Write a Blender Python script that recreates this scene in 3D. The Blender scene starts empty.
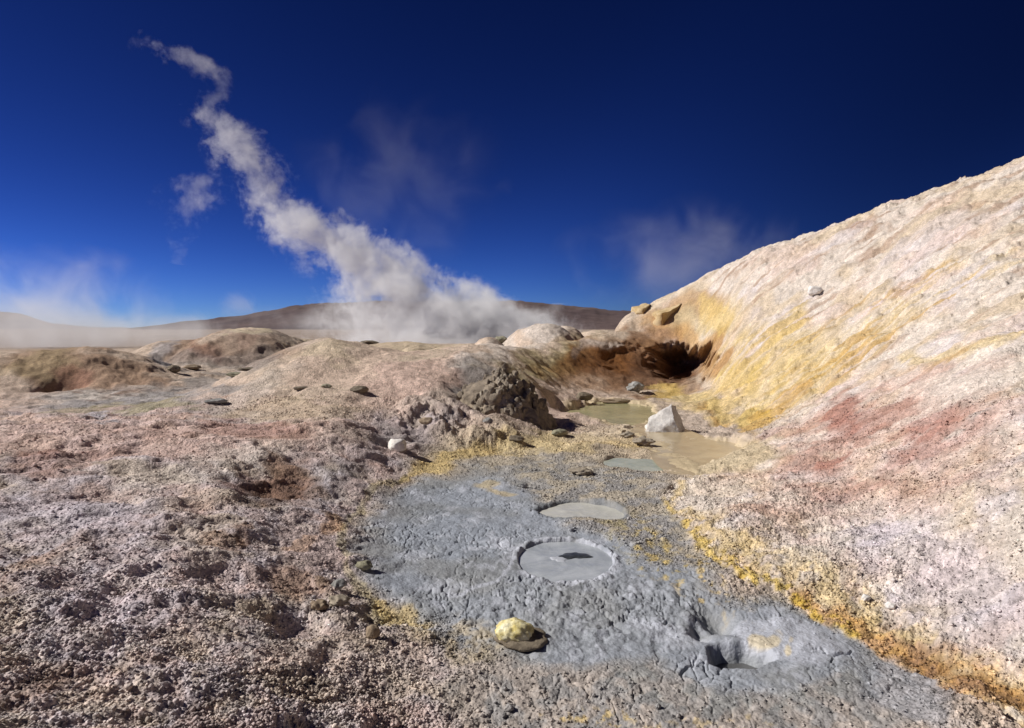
import bpy, math, random
import numpy as np
from mathutils import Vector, Matrix

R = math.radians
rng = np.random.default_rng(11)
scene = bpy.context.scene
COL = scene.collection

# ------------------------------------------------------------------ camera
CAM_H = 2.3
F_PX = 683.0
PITCH = R(3.0)
CP, SP = math.cos(PITCH), math.sin(PITCH)
cam_d = bpy.data.cameras.new('camera')
cam = bpy.data.objects.new('camera', cam_d)
COL.objects.link(cam)
cam.location = (0, 0, CAM_H)
cam.rotation_euler = (R(90) - PITCH, 0, 0)
cam_d.sensor_width = 36.0
cam_d.lens = F_PX * 36.0 / 1024.0
cam_d.clip_start = 0.05
cam_d.clip_end = 60000
scene.camera = cam

SUN_EL = R(38)
SUN_DIR = np.array([-1.0, -0.03, 0.0])          # horizontal direction towards the sun
SUN_DIR /= np.linalg.norm(SUN_DIR)


def pt(u, v, Y):
    """world point seen at pixel (u, v) at forward distance Y"""
    dx, dy = (u - 512) / F_PX, (364 - v) / F_PX
    fy = CP + dy * SP
    return (Y * dx / fy, Y, CAM_H + Y * (-SP + dy * CP) / fy)


def ptz(u, v, z=0.0):
    """world point seen at pixel (u, v) on the level z"""
    dy = (364 - v) / F_PX
    fy = CP + dy * SP
    Y = (z - CAM_H) * fy / (-SP + dy * CP)
    return pt(u, v, Y)


def project(x, y, z):
    w = z - CAM_H
    f = y * CP - w * SP
    f = np.where(np.abs(f) < 1e-3, 1e-3, f)
    up = y * SP + w * CP
    return 512 + F_PX * x / f, 364 - F_PX * up / f, f


# ------------------------------------------------------------------ noise
_PN = 4096
_PERM = np.random.default_rng(5).permutation(_PN).astype(np.int32)
_PR = np.random.default_rng(6).random((3, _PN)).astype(np.float32)
_GX, _GY = np.cos(_PR[0] * 6.2831853), np.sin(_PR[0] * 6.2831853)


def _hash(ix, iy, s):
    return _PERM[(_PERM[(ix + s * 733) & (_PN - 1)] + iy) & (_PN - 1)]


def perlin(x, y, s=0):
    x, y = np.asarray(x, np.float32), np.asarray(y, np.float32)
    flx, fly = np.floor(x), np.floor(y)
    ix, iy = flx.astype(np.int32), fly.astype(np.int32)
    fx, fy = x - flx, y - fly
    ux = fx * fx * fx * (fx * (fx * 6 - 15) + 10)
    uy = fy * fy * fy * (fy * (fy * 6 - 15) + 10)

    def g(ox, oy):
        h = _hash(ix + ox, iy + oy, s)
        return _GX[h] * (fx - ox) + _GY[h] * (fy - oy)
    a = g(0, 0)
    a = a + ux * (g(1, 0) - a)
    b = g(0, 1)
    b = b + ux * (g(1, 1) - b)
    return (a + uy * (b - a)) * np.float32(1.5)


def fbm(x, y, s=0, oct=4, gain=0.5, lac=2.03):
    t, a = 0.0, 1.0
    for k in range(oct):
        t = t + a * perlin(x, y, s + k * 17)
        x, y = x * lac + 3.1, y * lac - 1.7
        a *= gain
    return t


def ridged(x, y, s=0, oct=4):
    t, a = 0.0, 1.0
    for k in range(oct):
        t = t + a * (1 - 2 * np.abs(perlin(x, y, s + k * 13)))
        x, y = x * 2.05 + 1.3, y * 2.05 + 2.9
        a *= 0.5
    return t * 0.6


def worley(x, y, s=0):
    """F1, F2, random number of the nearest cell"""
    x, y = np.asarray(x, np.float32), np.asarray(y, np.float32)
    flx, fly = np.floor(x), np.floor(y)
    ix, iy = flx.astype(np.int32), fly.astype(np.int32)
    fx, fy = x - flx, y - fly
    f1 = np.full(x.shape, 9.0, np.float32)
    f2 = f1.copy()
    cid = np.zeros(x.shape, np.int32)
    for oy in (-1, 0, 1):
        for ox in (-1, 0, 1):
            h = _hash(ix + ox, iy + oy, s)
            dx = fx - (ox + np.float32(.1) + np.float32(.8) * _PR[1][h])
            dy = fy - (oy + np.float32(.1) + np.float32(.8) * _PR[2][h])
            d = dx * dx + dy * dy
            closer = d < f1
            f2 = np.where(closer, f1, np.minimum(f2, d))
            cid = np.where(closer, h, cid)
            f1 = np.where(closer, d, f1)
    return np.sqrt(f1), np.sqrt(f2), _PR[0][cid]


def sst(a, b, t):
    t = np.clip((t - a) / (b - a), 0, 1)
    return t * t * (3 - 2 * t)


def lin(*c):
    return np.array([((v / 255 + 0.055) / 1.055) ** 2.4 if v > 10 else v / 255 / 12.92 for v in c], np.float32)


# ------------------------------------------------------------------ large form of the ground
ctrl = []


def add(*pts):
    for p in pts:
        ctrl.append(pt(*p))


def flat(*uv, z=0.0):
    for u, v in uv:
        ctrl.append(ptz(u, v, z))


# mud basin, level
flat((560, 800), (700, 800), (860, 800), (980, 800), (480, 728), (600, 728), (750, 728), (900, 728), (960, 715), (450, 650), (520, 650), (640, 650),
     (760, 650), (850, 670), (420, 585), (500, 580), (620, 580), (710, 590), (790, 628), (400, 520), (470, 520),
     (560, 520), (640, 520), (680, 535), (420, 485), (520, 480), (600, 475), (650, 492), (490, 452), (560, 450),
     (640, 450), (690, 452), (540, 438), (620, 428), (700, 432), (737, 430), (590, 410), (640, 408), (670, 396), (640, 392))
# left bank, rising to the left
BANK = [(v, us, zs) for v, us, zs in (
    (800, (-100, 0, 100, 200, 300, 400), (.72, .62, .5, .36, .2, .04)),
    (728, (-100, 0, 100, 200, 300, 390), (.72, .62, .5, .36, .2, .05)),
    (640, (-100, 0, 100, 200, 300, 380), (.74, .64, .53, .4, .24, .08)),
    (570, (-100, 0, 100, 200, 280, 350), (.76, .67, .57, .44, .28, .1)),
    (520, (-100, 0, 100, 200, 290, 345), (.8, .71, .61, .48, .3, .12)),
    (480, (-100, 0, 100, 200, 300, 370), (.84, .76, .67, .54, .36, .14)),
    (448, (-100, 0, 110, 220, 310, 390), (.9, .84, .76, .64, .5, .22)),
    (432, (-100, 0, 130, 250, 340), (.92, .87, .8, .7, .58)))]
for v, us, zs in BANK:
    for u, zz in zip(us, zs):
        ctrl.append(ptz(u, v, zz))
add((230, 418, 12.6), (110, 423, 12.0), (0, 420, 11.8), (-100, 418, 11.6))
# hollow behind the left bank
flat((60, 412), (120, 414), (0, 408), (-100, 405), (60, 398), (150, 398), (200, 396), (150, 385), (200, 372), z=-0.12)
# pale slope in the middle
add((330, 337, 20.8), (300, 346, 19.6), (360, 345, 20.4), (270, 368, 17.6), (330, 375, 16.8), (240, 393, 15.6), (205, 406, 14.6),
    (400, 356, 20), (440, 352, 20.5), (390, 385, 15.8), (330, 405, 13.6), (270, 415, 13.0), (440, 385, 16))
for u, v, zz in ((420, 410, .55), (390, 432, .38), (450, 432, .2), (440, 450, .08), (520, 425, .12), (560, 420, .08), (545, 405, .28), (480, 440, .06), (480, 415, .3)):
    ctrl.append(ptz(u, v, zz))
for u in (270, 330, 390):
    ctrl.append((pt(u, 350, 27)[0], 27, 0.4))
# brown ridge and wall of the fumarole hollow
add((500, 358, 20.5), (520, 350, 24), (560, 341, 28), (600, 333, 30.5), (640, 326, 32), (480, 372, 18.2), (520, 380, 18.8),
    (560, 372, 24.3), (600, 360, 27.6), (560, 390, 21.2), (600, 386, 24.2), (640, 380, 26), (640, 350, 29), (670, 386, 25.6),
    (700, 386, 24.6), (690, 350, 29), (680, 315, 31.5), (620, 320, 34), (640, 309, 34), (660, 299, 34), (700, 280, 33), (640, 345, 29.4), (600, 400, 21.6), (650, 399, 21.8))
# right hillside: columns from foot to crest
add((665, 492, 9.35), (690, 472, 10.75), (720, 455, 12.2),
    (700, 510, 8.1), (700, 490, 9.15), (720, 500, 8.4), (725, 475, 10.1),
    (740, 575, 6.2), (740, 530, 7.2), (740, 490, 8.9), (745, 460, 10.9),
    (800, 605, 5.6), (800, 540, 6.9), (800, 480, 8.9), (800, 440, 11.2), (800, 418, 13.4),
    (860, 645, 4.95), (860, 560, 6.3), (860, 480, 8.3), (860, 420, 10.9), (860, 388, 13.2),
    (930, 685, 4.4), (930, 600, 5.35), (930, 500, 6.9), (930, 420, 9.1), (930, 370, 11.4), (930, 345, 13.2),
    (1024, 725, 3.9), (1024, 600, 4.85), (1024, 500, 5.95), (1024, 400, 8.1), (1024, 340, 10.2), (1024, 305, 12.3),
    (1120, 725, 3.75), (1120, 500, 5.4), (1120, 340, 9.6), (1120, 240, 14.5), (1120, 160, 19.5), (1120, 125, 22),
    (1024, 250, 15.6), (1024, 200, 19.2), (1024, 166, 22.5),
    (930, 318, 15.2), (930, 280, 17.6), (930, 230, 21.3), (930, 196, 24.5),
    (860, 362, 15.6), (860, 320, 18.4), (860, 270, 22.4), (860, 221, 26),
    (800, 398, 16.2), (800, 360, 18.8), (800, 300, 23.2), (800, 247, 27.5),
    (755, 425, 16.2), (740, 400, 19), (740, 360, 22.4), (740, 310, 26.2), (740, 265.5, 30), (715, 392, 22.4))
# behind the crest the hill goes down again
for u, v, Y, d in ((1120, 140, 34, .6), (1024, 170, 34, .6), (930, 200, 36, .6), (860, 225, 38, .6), (800, 250, 39, .6), (740, 270, 40, .6), (660, 300, 42, .5)):
    x, y, z = pt(u, v, Y)
    ctrl.append((x, y, z - 3.0))
    x, y, z = pt(u, v, 70)
    ctrl.append((x, y, 0.5))
for u, Y in ((500, 30), (560, 32), (600, 34)):
    ctrl.append((pt(u, 340, Y)[0], Y, 0.7))
for u in (-100, 0, 100, 200, 300, 400, 500, 600):
    for Y in (40, 70):
        ctrl.append((pt(u, 340, Y)[0], Y, 0.0 if u < 450 else 0.3))
for u in (-100, 0, 100, 200):
    ctrl.append((pt(u, 390, 26)[0], 26, -0.2))
# near the camera
for az, zz in ((-45, .75), (-25, .55), (0, .3), (20, .1), (45, .15)):
    for rr in (0.5, 1.4):
        ctrl.append((rr * math.sin(R(az)), rr * math.cos(R(az)), zz))
ctrl = np.array(ctrl, np.float64)

KAZ = 1.6


def logpolar(x, y):
    return np.stack([np.arctan2(x, y) * KAZ, np.log(np.maximum(np.hypot(x, y), 0.4))], -1)


def _phi(d2):
    return 0.5 * d2 * np.log(d2 + 1e-12)


_c = logpolar(ctrl[:, 0], ctrl[:, 1])
_n = len(_c)
_d2 = ((_c[:, None] - _c[None]) ** 2).sum(-1)
_A = np.zeros((_n + 3, _n + 3))
_A[:_n, :_n] = _phi(_d2) + np.eye(_n) * 2e-4
_A[:_n, _n] = 1
_A[:_n, _n + 1:] = _c
_A[_n:, :_n] = _A[:_n, _n:].T
_sol = np.linalg.solve(_A, np.r_[ctrl[:, 2], 0, 0, 0])
AZ_MAX = R(44)
LR0, LR1, NLR, NAZ = math.log(0.4), math.log(75.0), 420, 360
_azs = np.linspace(-AZ_MAX, AZ_MAX, NAZ)
_lrs = np.linspace(LR0, LR1, NLR)
_ga, _gl = np.meshgrid(_azs * KAZ, _lrs, indexing='ij')
_q = np.stack([_ga.ravel(), _gl.ravel()], -1)
_z = np.zeros(len(_q))
for i in range(_n):
    _z += _sol[i] * _phi((_q[:, 0] - _c[i, 0]) ** 2 + (_q[:, 1] - _c[i, 1]) ** 2)
_z += _sol[_n] + _q @ _sol[_n + 1:]
TPS = _z.reshape(NAZ, NLR)


def tps(x, y):
    az = np.arctan2(x, y)
    lr = np.log(np.maximum(np.hypot(x, y), 0.41))
    out = sst(AZ_MAX, R(178), np.abs(az))
    far = sst(LR1 - 0.6, LR1, lr)
    a = (np.clip(az, -AZ_MAX, AZ_MAX) + AZ_MAX) / (2 * AZ_MAX) * (NAZ - 1.001)
    l = (np.clip(lr, LR0, LR1) - LR0) / (LR1 - LR0) * (NLR - 1.001)
    ia, il = a.astype(int), l.astype(int)
    fa, fl = a - ia, l - il
    z = (TPS[ia, il] * (1 - fa) + TPS[ia + 1, il] * fa) * (1 - fl) + (TPS[ia, il + 1] * (1 - fa) + TPS[ia + 1, il + 1] * fa) * fl
    z = z * (1 - out) + 0.4 * out
    return z * (1 - far)


# separate mounds: pixel of the top, distance, half width px, depth m, extra power
MOUNDS = [(75, 346, 31, 84, 4.2, 1.4), (15, 351, 30, 70, 4.0, 1.4), (250, 327, 47, 62, 7, 1.2), (185, 338, 45, 48, 6, 1.2), (290, 337, 52, 50, 8, 1.1), (415, 343.5, 30, 32, 3, 1.0),
          (545, 322, 40, 46, 5, 1.25), (528, 327, 41, 34, 4, 1.1), (562, 323.5, 42, 34, 4, 1.2), (488, 336, 40, 24, 4, 1.2), (460, 343, 46, 50, 6, 1.1), (400, 341, 62, 60, 9, 1.1), (600, 328, 46, 50, 6, 1.1)]
_M = []
for u, v, Y, wpx, dep, pw in MOUNDS:
    x, y, z = pt(u, v, Y)
    _M.append((x, y, z, wpx / F_PX * Y, dep, pw))


def mound_field(x, y):
    """soft maximum of the mounds' heights"""
    t = np.zeros(np.shape(x))
    wob = 1 + 0.22 * perlin(x * 0.23, y * 0.23, 91) + 0.16 * fbm(x * 0.6, y * 0.6, 92, 4)
    for mx, my, mz, sx, sy, pw in _M:
        q = ((x - mx) / sx) ** 2 + ((y - my) / sy) ** 2
        h = mz * np.exp(-(q * wob) ** pw)
        t = np.maximum(t, h) + 0.25 * np.minimum(t, h) * 0
    return t


def base(x, y):
    z = tps(x, y)
    z = np.maximum(z, 0) * 0 + z
    m = mound_field(x, y)
    return np.maximum(z, m - 0.12) + 0.0


# ------------------------------------------------------------------ pools and hollows
POOLS = {}


def pool(key, u, v, ru, rv, sink):
    x, y, z = ptz(u, v, 0.0)
    y0 = ptz(u, v + rv)[1]
    y1 = ptz(u, v - rv)[1]
    POOLS[key] = (x, (y0 + y1) / 2, ru / F_PX * y, (y1 - y0) / 2, sink)


pool('main', 565, 560, 45, 19.5, 0.02)
pool('second', 583, 510.5, 36, 10, 0.04)
pool('third', 637, 462, 28, 6.5, 0.055)
pool('tan', 700, 452, 55, 24, 0.03)
pool('green', 618, 411, 44, 9.0, 0.06)
pool('vent', 740, 655, 21, 8, 0.13)


def edge_r(a, s):
    return 1 + 0.05 * np.sin(2 * a + s) + 0.035 * np.sin(3 * a + 2.1 * s) + 0.025 * np.sin(5 * a + s * 3.3)


def pool_rho(key, x, y):
    px, py, rx, ry, sk = POOLS[key]
    dx, dy = (x - px) / rx, (y - py) / ry
    s = {'main': .4, 'second': 1.7, 'third': 2.9, 'tan': 4.1, 'green': 5.3, 'vent': 6.5}[key]
    k = {'main': .35, 'second': 1.2, 'third': 1.6, 'tan': 2.8, 'green': 2.4, 'vent': 1.5}[key]
    a = np.arctan2(dy, dx)
    return np.hypot(dx, dy) / (1 + k * (edge_r(a, s) - 1))


KNOB = pt(500, 395, 14.6)
PITS = [  # px u, v, Y, radius px, depth-direction m, sink
    (58, 388, 26.5, 20, 1.2, .8), (128, 355, 36, 22, 3, 1.2), (272, 478, 8.3, 34, .85, .13), (285, 520, 6.4, 26, .5, .05), (300, 585, 4.7, 24, .3, .08), (222, 545, 5.1, 26, .22, .06),
    (215, 372, 24, 18, 2, .3), (560, 392, 19, 12, 1.0, .25), (716, 628, 5.3, 17, .2, .12), (700, 637, 5.1, 10, .15, .08), (330, 605, 4.3, 14, .15, .06), (590, 402, 18.4, 16, .5, .2)]
_P = []
for u, v, Y, rp, dm, sk in PITS:
    x, y, z = pt(u, v, Y)
    _P.append((x, y, rp / F_PX * Y, dm, sk))


def fade(r, wl, k=1.0):
    """how much of a detail of wavelength wl the grid can carry at distance r"""
    return sst(0.0022 * r * k, 0.0075 * r * k, wl)


def bumps(x, y, cell, s, r, power=0.5, wx=0.0):
    f1, f2, cid = worley(x / cell, y / cell, s)
    rad = 0.38 + 0.32 * cid
    h = np.clip(1 - (f1 / rad) ** 2, 0, 1) ** power * (0.25 + 0.75 * cid)
    return h * cell * fade(r, cell), cid


def masks(x, y, zb):
    """soft regions of the ground"""
    u, v, f = project(x, y, zb)
    r = np.hypot(x, y)
    n1 = fbm(np.arctan2(x, y) * 14, np.log(r + .3) * 9, 5, 4)
    n2 = fbm(np.arctan2(x, y) * 14, np.log(r + .3) * 9, 55, 4)
    uu, vv = u + n1 * 9, v + n2 * 6
    m = {}
    # mud flat
    e = np.hypot((uu - 545) / 185, (vv - 560) / 112)
    e2 = np.hypot((uu - 740) / 150, (vv - 655) / 62)
    e3 = np.hypot((uu - 690) / 270, (vv - 700) / 80)
    m['greyz'] = np.maximum(np.maximum(sst(1.12, .8, e), sst(1.1, .85, e2)), 0)
    ea = np.hypot((uu - 462) / 108, (vv - 545) / 74)
    eb = np.hypot((uu - 590) / 150, (vv - 612) / 56)
    ec = np.hypot((uu - 752) / 105, (vv - 650) / 44)
    em = np.hypot((uu - 565) / 66, (vv - 560) / 30)
    m['mud'] = np.maximum.reduce([sst(1.1, .85, ea), sst(1.15, .8, eb), sst(1.15, .8, ec), sst(1.2, .9, em)])
    m['lowmud'] = sst(1.1, .7, e3)
    foot_u = np.array([425, 430, 440, 455, 472, 492, 510, 545, 575, 605, 640, 665, 690, 715, 760, 900])
    foot_x = np.array([790, 765, 742, 716, 688, 660, 664, 692, 738, 795, 845, 893, 938, 985, 1060, 1250])
    # signed distance (px) to the foot line of the right hillside, by row
    fl = np.interp(vv, foot_u, foot_x)
    d = (u + n1 * 6) - fl
    m['hill'] = sst(-2, 6, d) * (v > 425) + ((v <= 425) & (u > 0)) * sst(-6, 10, (u - np.interp(v, [255, 290, 330, 360, 390, 425], [700, 640, 640, 700, 712, 765])))
    m['foot'] = d * np.where(v > 425, 1, np.nan)
    m['u'], m['v'], m['uu'], m['vv'], m['n1'], m['n2'], m['r'] = u, v, uu, vv, n1, n2, r
    m['mud'] = m['mud'] * (1 - np.clip(m['hill'], 0, 1))
    m['greyz'] = m['greyz'] * (1 - np.clip(m['hill'], 0, 1))
    # far slope (above the gully line) versus near shoulder
    gv = np.interp(u, [740, 800, 860, 930, 1024, 1200], [440, 410, 381, 338, 303, 255])
    m['upper'] = sst(-6, 8, gv - vv) * sst(690, 720, u)
    m['bank'] = sst(40, -10, uu - np.interp(v, [400, 440, 470, 520, 570, 610, 650, 728], [470, 430, 392, 352, 372, 405, 440, 450])) * sst(405, 425, v)
    return m


def detail(x, y, zb, m):
    r = m['r']
    mud = np.maximum(m['mud'], m['lowmud'] * .6)
    hill = np.clip(m['hill'], 0, 1)
    bank = m['bank']
    # lumps
    rough = 1 - .88 * m['mud'] - (0.6 * m['lowmud'] + .3 * m['greyz']) * (1 - m['mud'])
    rough = np.clip(rough, 0.06, 1)
    z = np.zeros_like(x)
    big = fbm(x * 0.55, y * 0.55, 3, 3)
    z += (0.07 * (1 - hill) * (1 - mud) + .04 * hill) * big * sst(1.5, 6, r) * np.where(r > 12, 1.3, 1)
    med = fbm(x * 2.1, y * 2.1, 21, 4)
    wm = 0.035 * (0.35 + 0.65 * bank)
    z += med * wm * rough * fade(r, 0.3)
    # diagonal gullies and crusts of the near bank
    a = R(52)
    xr, yr = x * math.cos(a) + y * math.sin(a), -x * math.sin(a) + y * math.cos(a)
    g = ridged(xr * 0.55 + .3 * med, yr * 1.9 + .3 * med, 41, 4)
    z += bank * (0.034 * g + .030 * fbm(xr * .9, yr * 2.4, 42, 4)) * fade(r, 0.35)
    for pts_, w_, dp_ in ((((200, 505), (185, 535), (150, 570), (110, 605)), 7, .05), (((110, 600), (70, 640), (20, 665)), 8, .04), (((300, 470), (262, 500), (205, 520)), 9, .05), (((330, 500), (355, 480), (385, 455)), 6, .04), (((20, 470), (60, 458), (100, 452)), 5, .05)):
        d_ = np.full(x.shape, 1e9)
        for (u0, v0), (u1, v1) in zip(pts_[:-1], pts_[1:]):
            ex, ey = u1 - u0, v1 - v0
            t_ = np.clip(((m['uu'] - u0) * ex + (m['vv'] - v0) * ey) / (ex * ex + ey * ey), 0, 1)
            d_ = np.minimum(d_, np.hypot(m['uu'] - u0 - t_ * ex, m['vv'] - v0 - t_ * ey))
        z -= .55 * dp_ * np.exp(-((d_ + 5 * med) / (1.7 * w_)) ** 2)
    # granular rubble at several sizes
    b1, c1 = bumps(x + .03 * med, y + .03 * med, 0.028, 61, r)
    b2, c2 = bumps(x, y, 0.06, 62, r)
    b3, c3 = bumps(x, y, 0.13, 63, r)
    b4, c4 = bumps(x + .1 * med, y, 0.30, 64, r)
    b5, c5 = bumps(x, y, 0.7, 65, r)
    patch = sst(-.35, .45, fbm(x * 1.1, y * 1.1, 71, 3))
    patch2 = sst(-.1, .5, fbm(x * .8, y * .8, 72, 3))
    q = rough * (1 - .55 * m['upper']) * (1 - .25 * m['lowmud'])
    q = q * (1 - .48 * bank - .22 * bank * sst(600, 480, m['v']))
    z += q * (0.5 * b1 + 0.40 * b2 * (.45 + .55 * patch) + 0.13 * b3 * patch * (0.5 + .5 * bank) + .05 * b4 * patch2 * (0.35 + .65 * bank) * (1 - hill * .7)
              + 0.05 * b5 * patch2 * (1 - hill * .6) * (1 - mud))
    far = sst(9, 18, r) * (1 - hill) * sst(560, 440, m['u'])
    z += sst(8, 14, r) * (.05 + .05 * m['upper']) * fbm(x * 1.6, y * 1.6, 87, 6) * (1 - .55 * sst(170, 220, m['u']) * sst(470, 420, m['u'])) * sst(120, 60, r) * (1 - .8 * mud) * sst(60, 40, m['r'])
    z += (.3 + .7 * hill) * rough * .022 * fbm(x * 6, y * 6, 90, 4) * fade(r, .12)
    far = far * .28
    z += far * (.10 * fbm(x * .9, y * .9, 88, 5) + .12 * ridged(x * .35 + .4 * big, y * .22, 89, 4)) * sst(120, 60, r)
    # upper slope: long low ledges running down the slope
    s_dir = R(-12)
    xs, ys = x * math.cos(s_dir) + y * math.sin(s_dir), -x * math.sin(s_dir) + y * math.cos(s_dir)
    led = ridged(xs * 0.22 + .35 * big, ys * 1.1 + .6 * big, 81, 5)
    z += m['upper'] * hill * (0.03 * led + .035 * fbm(xs * .9, ys * 1.7, 84, 6))
    s1 = fbm(xs * .55 + .2 * big, ys * 1.5, 85, 5)
    s2 = fbm(xs * 1.1, ys * 2.6 + .3 * big, 83, 4)
    z += hill * (.4 + .6 * m['upper']) * (.055 * sst(.12, .19, s1) + .03 * sst(.2, .27, s2) + .03 * sst(-.3, -.24, s1) - .06) * sst(3, 6, r)
    z += hill * (1 - m['upper']) * 0.05 * fbm(x * .9, y * .9, 86, 4)
    # cracked mud
    w1, w2, _ = worley(x / .30 + .35 * med, y / .30 + .3 * fbm(x * 2, y * 2, 98, 3), 95)
    crack = sst(0.10, 0.0, w2 - w1) * fade(r, .08)
    w7, w8, _ = worley(x / .12 + .25 * med, y / .14 + .3 * fbm(x * 4, y * 4, 198, 2), 196)
    crack = np.maximum(crack, sst(.13, .02, w8 - w7) * fade(r, .05) * .8)
    w3, w4, cc = worley(x / .095 + .3 * med, y / .095, 96)
    caul = np.clip(1 - (w3 / .62) ** 2, 0, 1) ** .6 * fade(r, .095)
    cz = sst(1.25, .5, np.hypot((m['uu'] - 600) / 150, (m['vv'] - 612) / 48)) * mud
    cz = np.maximum(cz, .45 * m['lowmud'] * sst(640, 690, m['vv']))
    z += mud * (-0.014 * crack * sst(-.3, .3, fbm(x * 1.3, y * 1.3, 99, 2)) + .011 * fbm(x * 5, y * 5, 97, 4) * fade(r, .1)) + cz * (0.010 * caul * (.4 + .6 * cc) + .018 * fbm(x * 9, y * 9, 93, 3) * fade(r, .1))
    w5, w6, _ = worley(x / .55 + .5 * med, y / .55 + .4 * big, 195)
    z -= mud * sst(.05, .0, w6 - w5) * .026 * sst(-.2, .3, fbm(x * .9, y * .9, 199, 2)) * fade(r, .1)
    return z, (c1, c2, c3, patch, patch2, led, med, crack, cz, big)


def features(x, y, z, m):
    """pools, pits, knob: z after the local features"""
    r = m['r']
    for key in POOLS:
        px, py, rx, ry, sk = POOLS[key]
        near = (np.abs(x - px) < 3 * rx + .6) & (np.abs(y - py) < 3 * ry + .6)
        if not near.any():
            continue
        rho = np.where(near, pool_rho(key, x, y), 9) + {'main': .0, 'second': .10, 'third': .12, 'tan': .26, 'green': .14, 'vent': .0}[key] * fbm(x * 2.2, y * 2.2, 36, 4)
        wob = .5 + .5 * fbm(x * 7, y * 7, 31, 3)
        soft = {'main': .10, 'second': .16, 'third': .25, 'tan': .25, 'green': .2, 'vent': 1.1}[key]
        inside = sst(1.0 + soft, 0.98, rho)
        if key == 'tan':
            inside = inside * (1 - np.clip(m['hill'], 0, 1))
            z = z * (1 - inside) + inside * (-sk - .016 + .034 * fbm(x * 1.5, y * 1.1, 37, 4))
        elif key == 'vent':
            inside = sst(1.9, .95, rho + .3 * (wob - .5))
            z = z - inside ** 1.3 * (sk + .04)
        else:
            z = z * (1 - inside) + inside * (-sk - .04)
        if key == 'main':
            rho = rho + .05 * fbm(x * 5, y * 5, 33, 3)
            ang = np.arctan2(y - py, x - px)
            bead = np.clip(.5 + .9 * fbm(ang * 5.5, rho * 3, 34, 3), 0, 1.2)
            ring = np.exp(-((rho - 1.13) / .085) ** 2)
            z = z + ring * (.002 + .036 * bead * sst(-.5, .6, np.sin(ang + .3)))
        if key == 'second':
            ring = np.exp(-((rho - 1.3) / .14) ** 2)
            z = z + ring * .03 * wob * sst(-.3, .6, (y - py) / ry - .6 * (x - px) / rx)
        if key == 'green':
            ring = np.exp(-((rho - 1.3) / .2) ** 2)
            z = z + ring * .025 * wob
    for x0, y0, rx, ry, sk in _P:
        q = ((x - x0) / rx) ** 2 + ((y - y0) / ry) ** 2
        z = z - sk * np.exp(-q ** 1.4) * (1 + .25 * m['n1'])
    # rubble knob, steep towards the right and the viewer
    kx, ky, kz = KNOB
    dx, dy = (x - kx), (y - ky)
    n = fbm(x * 1.7, y * 1.7, 44, 4)
    q = np.hypot(np.where(dx < 0, dx / 2.8, dx / 1.05) + .2 * n, np.where(dy < 0, dy / 2.4, dy / 2.2) + .2 * n)
    prof = np.clip(1 - q, 0, 1)
    prof = sst(0, .85, prof) * (1 + .16 * n)
    z = z + .34 * prof
    return z


def terrain(x, y):
    x, y = np.atleast_1d(np.asarray(x, np.float64)), np.atleast_1d(np.asarray(y, np.float64))
    zb = base(x, y)
    m = masks(x, y, zb)
    dz, _ = detail(x, y, zb, m)
    return features(x, y, zb + dz, m)


def hit(u, v, lo=2.0, hi=90.0):
    """first ground point seen at a pixel (or just below it)"""
    Y = np.exp(np.linspace(math.log(lo), math.log(hi), 900))
    for dv in range(0, 30, 1):
        p = np.array([pt(u, v + dv, yy) for yy in Y])
        zt = terrain(p[:, 0], p[:, 1])
        over = zt >= p[:, 2]
        if over.any():
            k = np.argmax(over)
            return Vector((p[k, 0], p[k, 1], zt[k]))


# ------------------------------------------------------------------ mineral colours of the ground
def srgb(*c):
    return lin(*c)


C = {k: srgb(*v) for k, v in dict(
    pale=(198, 180, 156), white=(206, 194, 182), lilac=(196, 187, 195), yellow=(200, 172, 102), sulph=(196, 166, 64), ochre=(176, 124, 44),
    orange=(164, 124, 74), red=(156, 104, 88), brown=(146, 113, 86), dark=(84, 58, 42), rust=(118, 76, 38), grey=(134, 137, 140),
    blue=(146, 152, 163), mudlight=(178, 180, 188), warm=(184, 167, 152), tan=(186, 168, 134), olive=(150, 138, 92), cream=(208, 192, 158),
    redbrown=(150, 106, 88), pink=(206, 176, 162), slate=(114, 117, 120)).items()}


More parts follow.
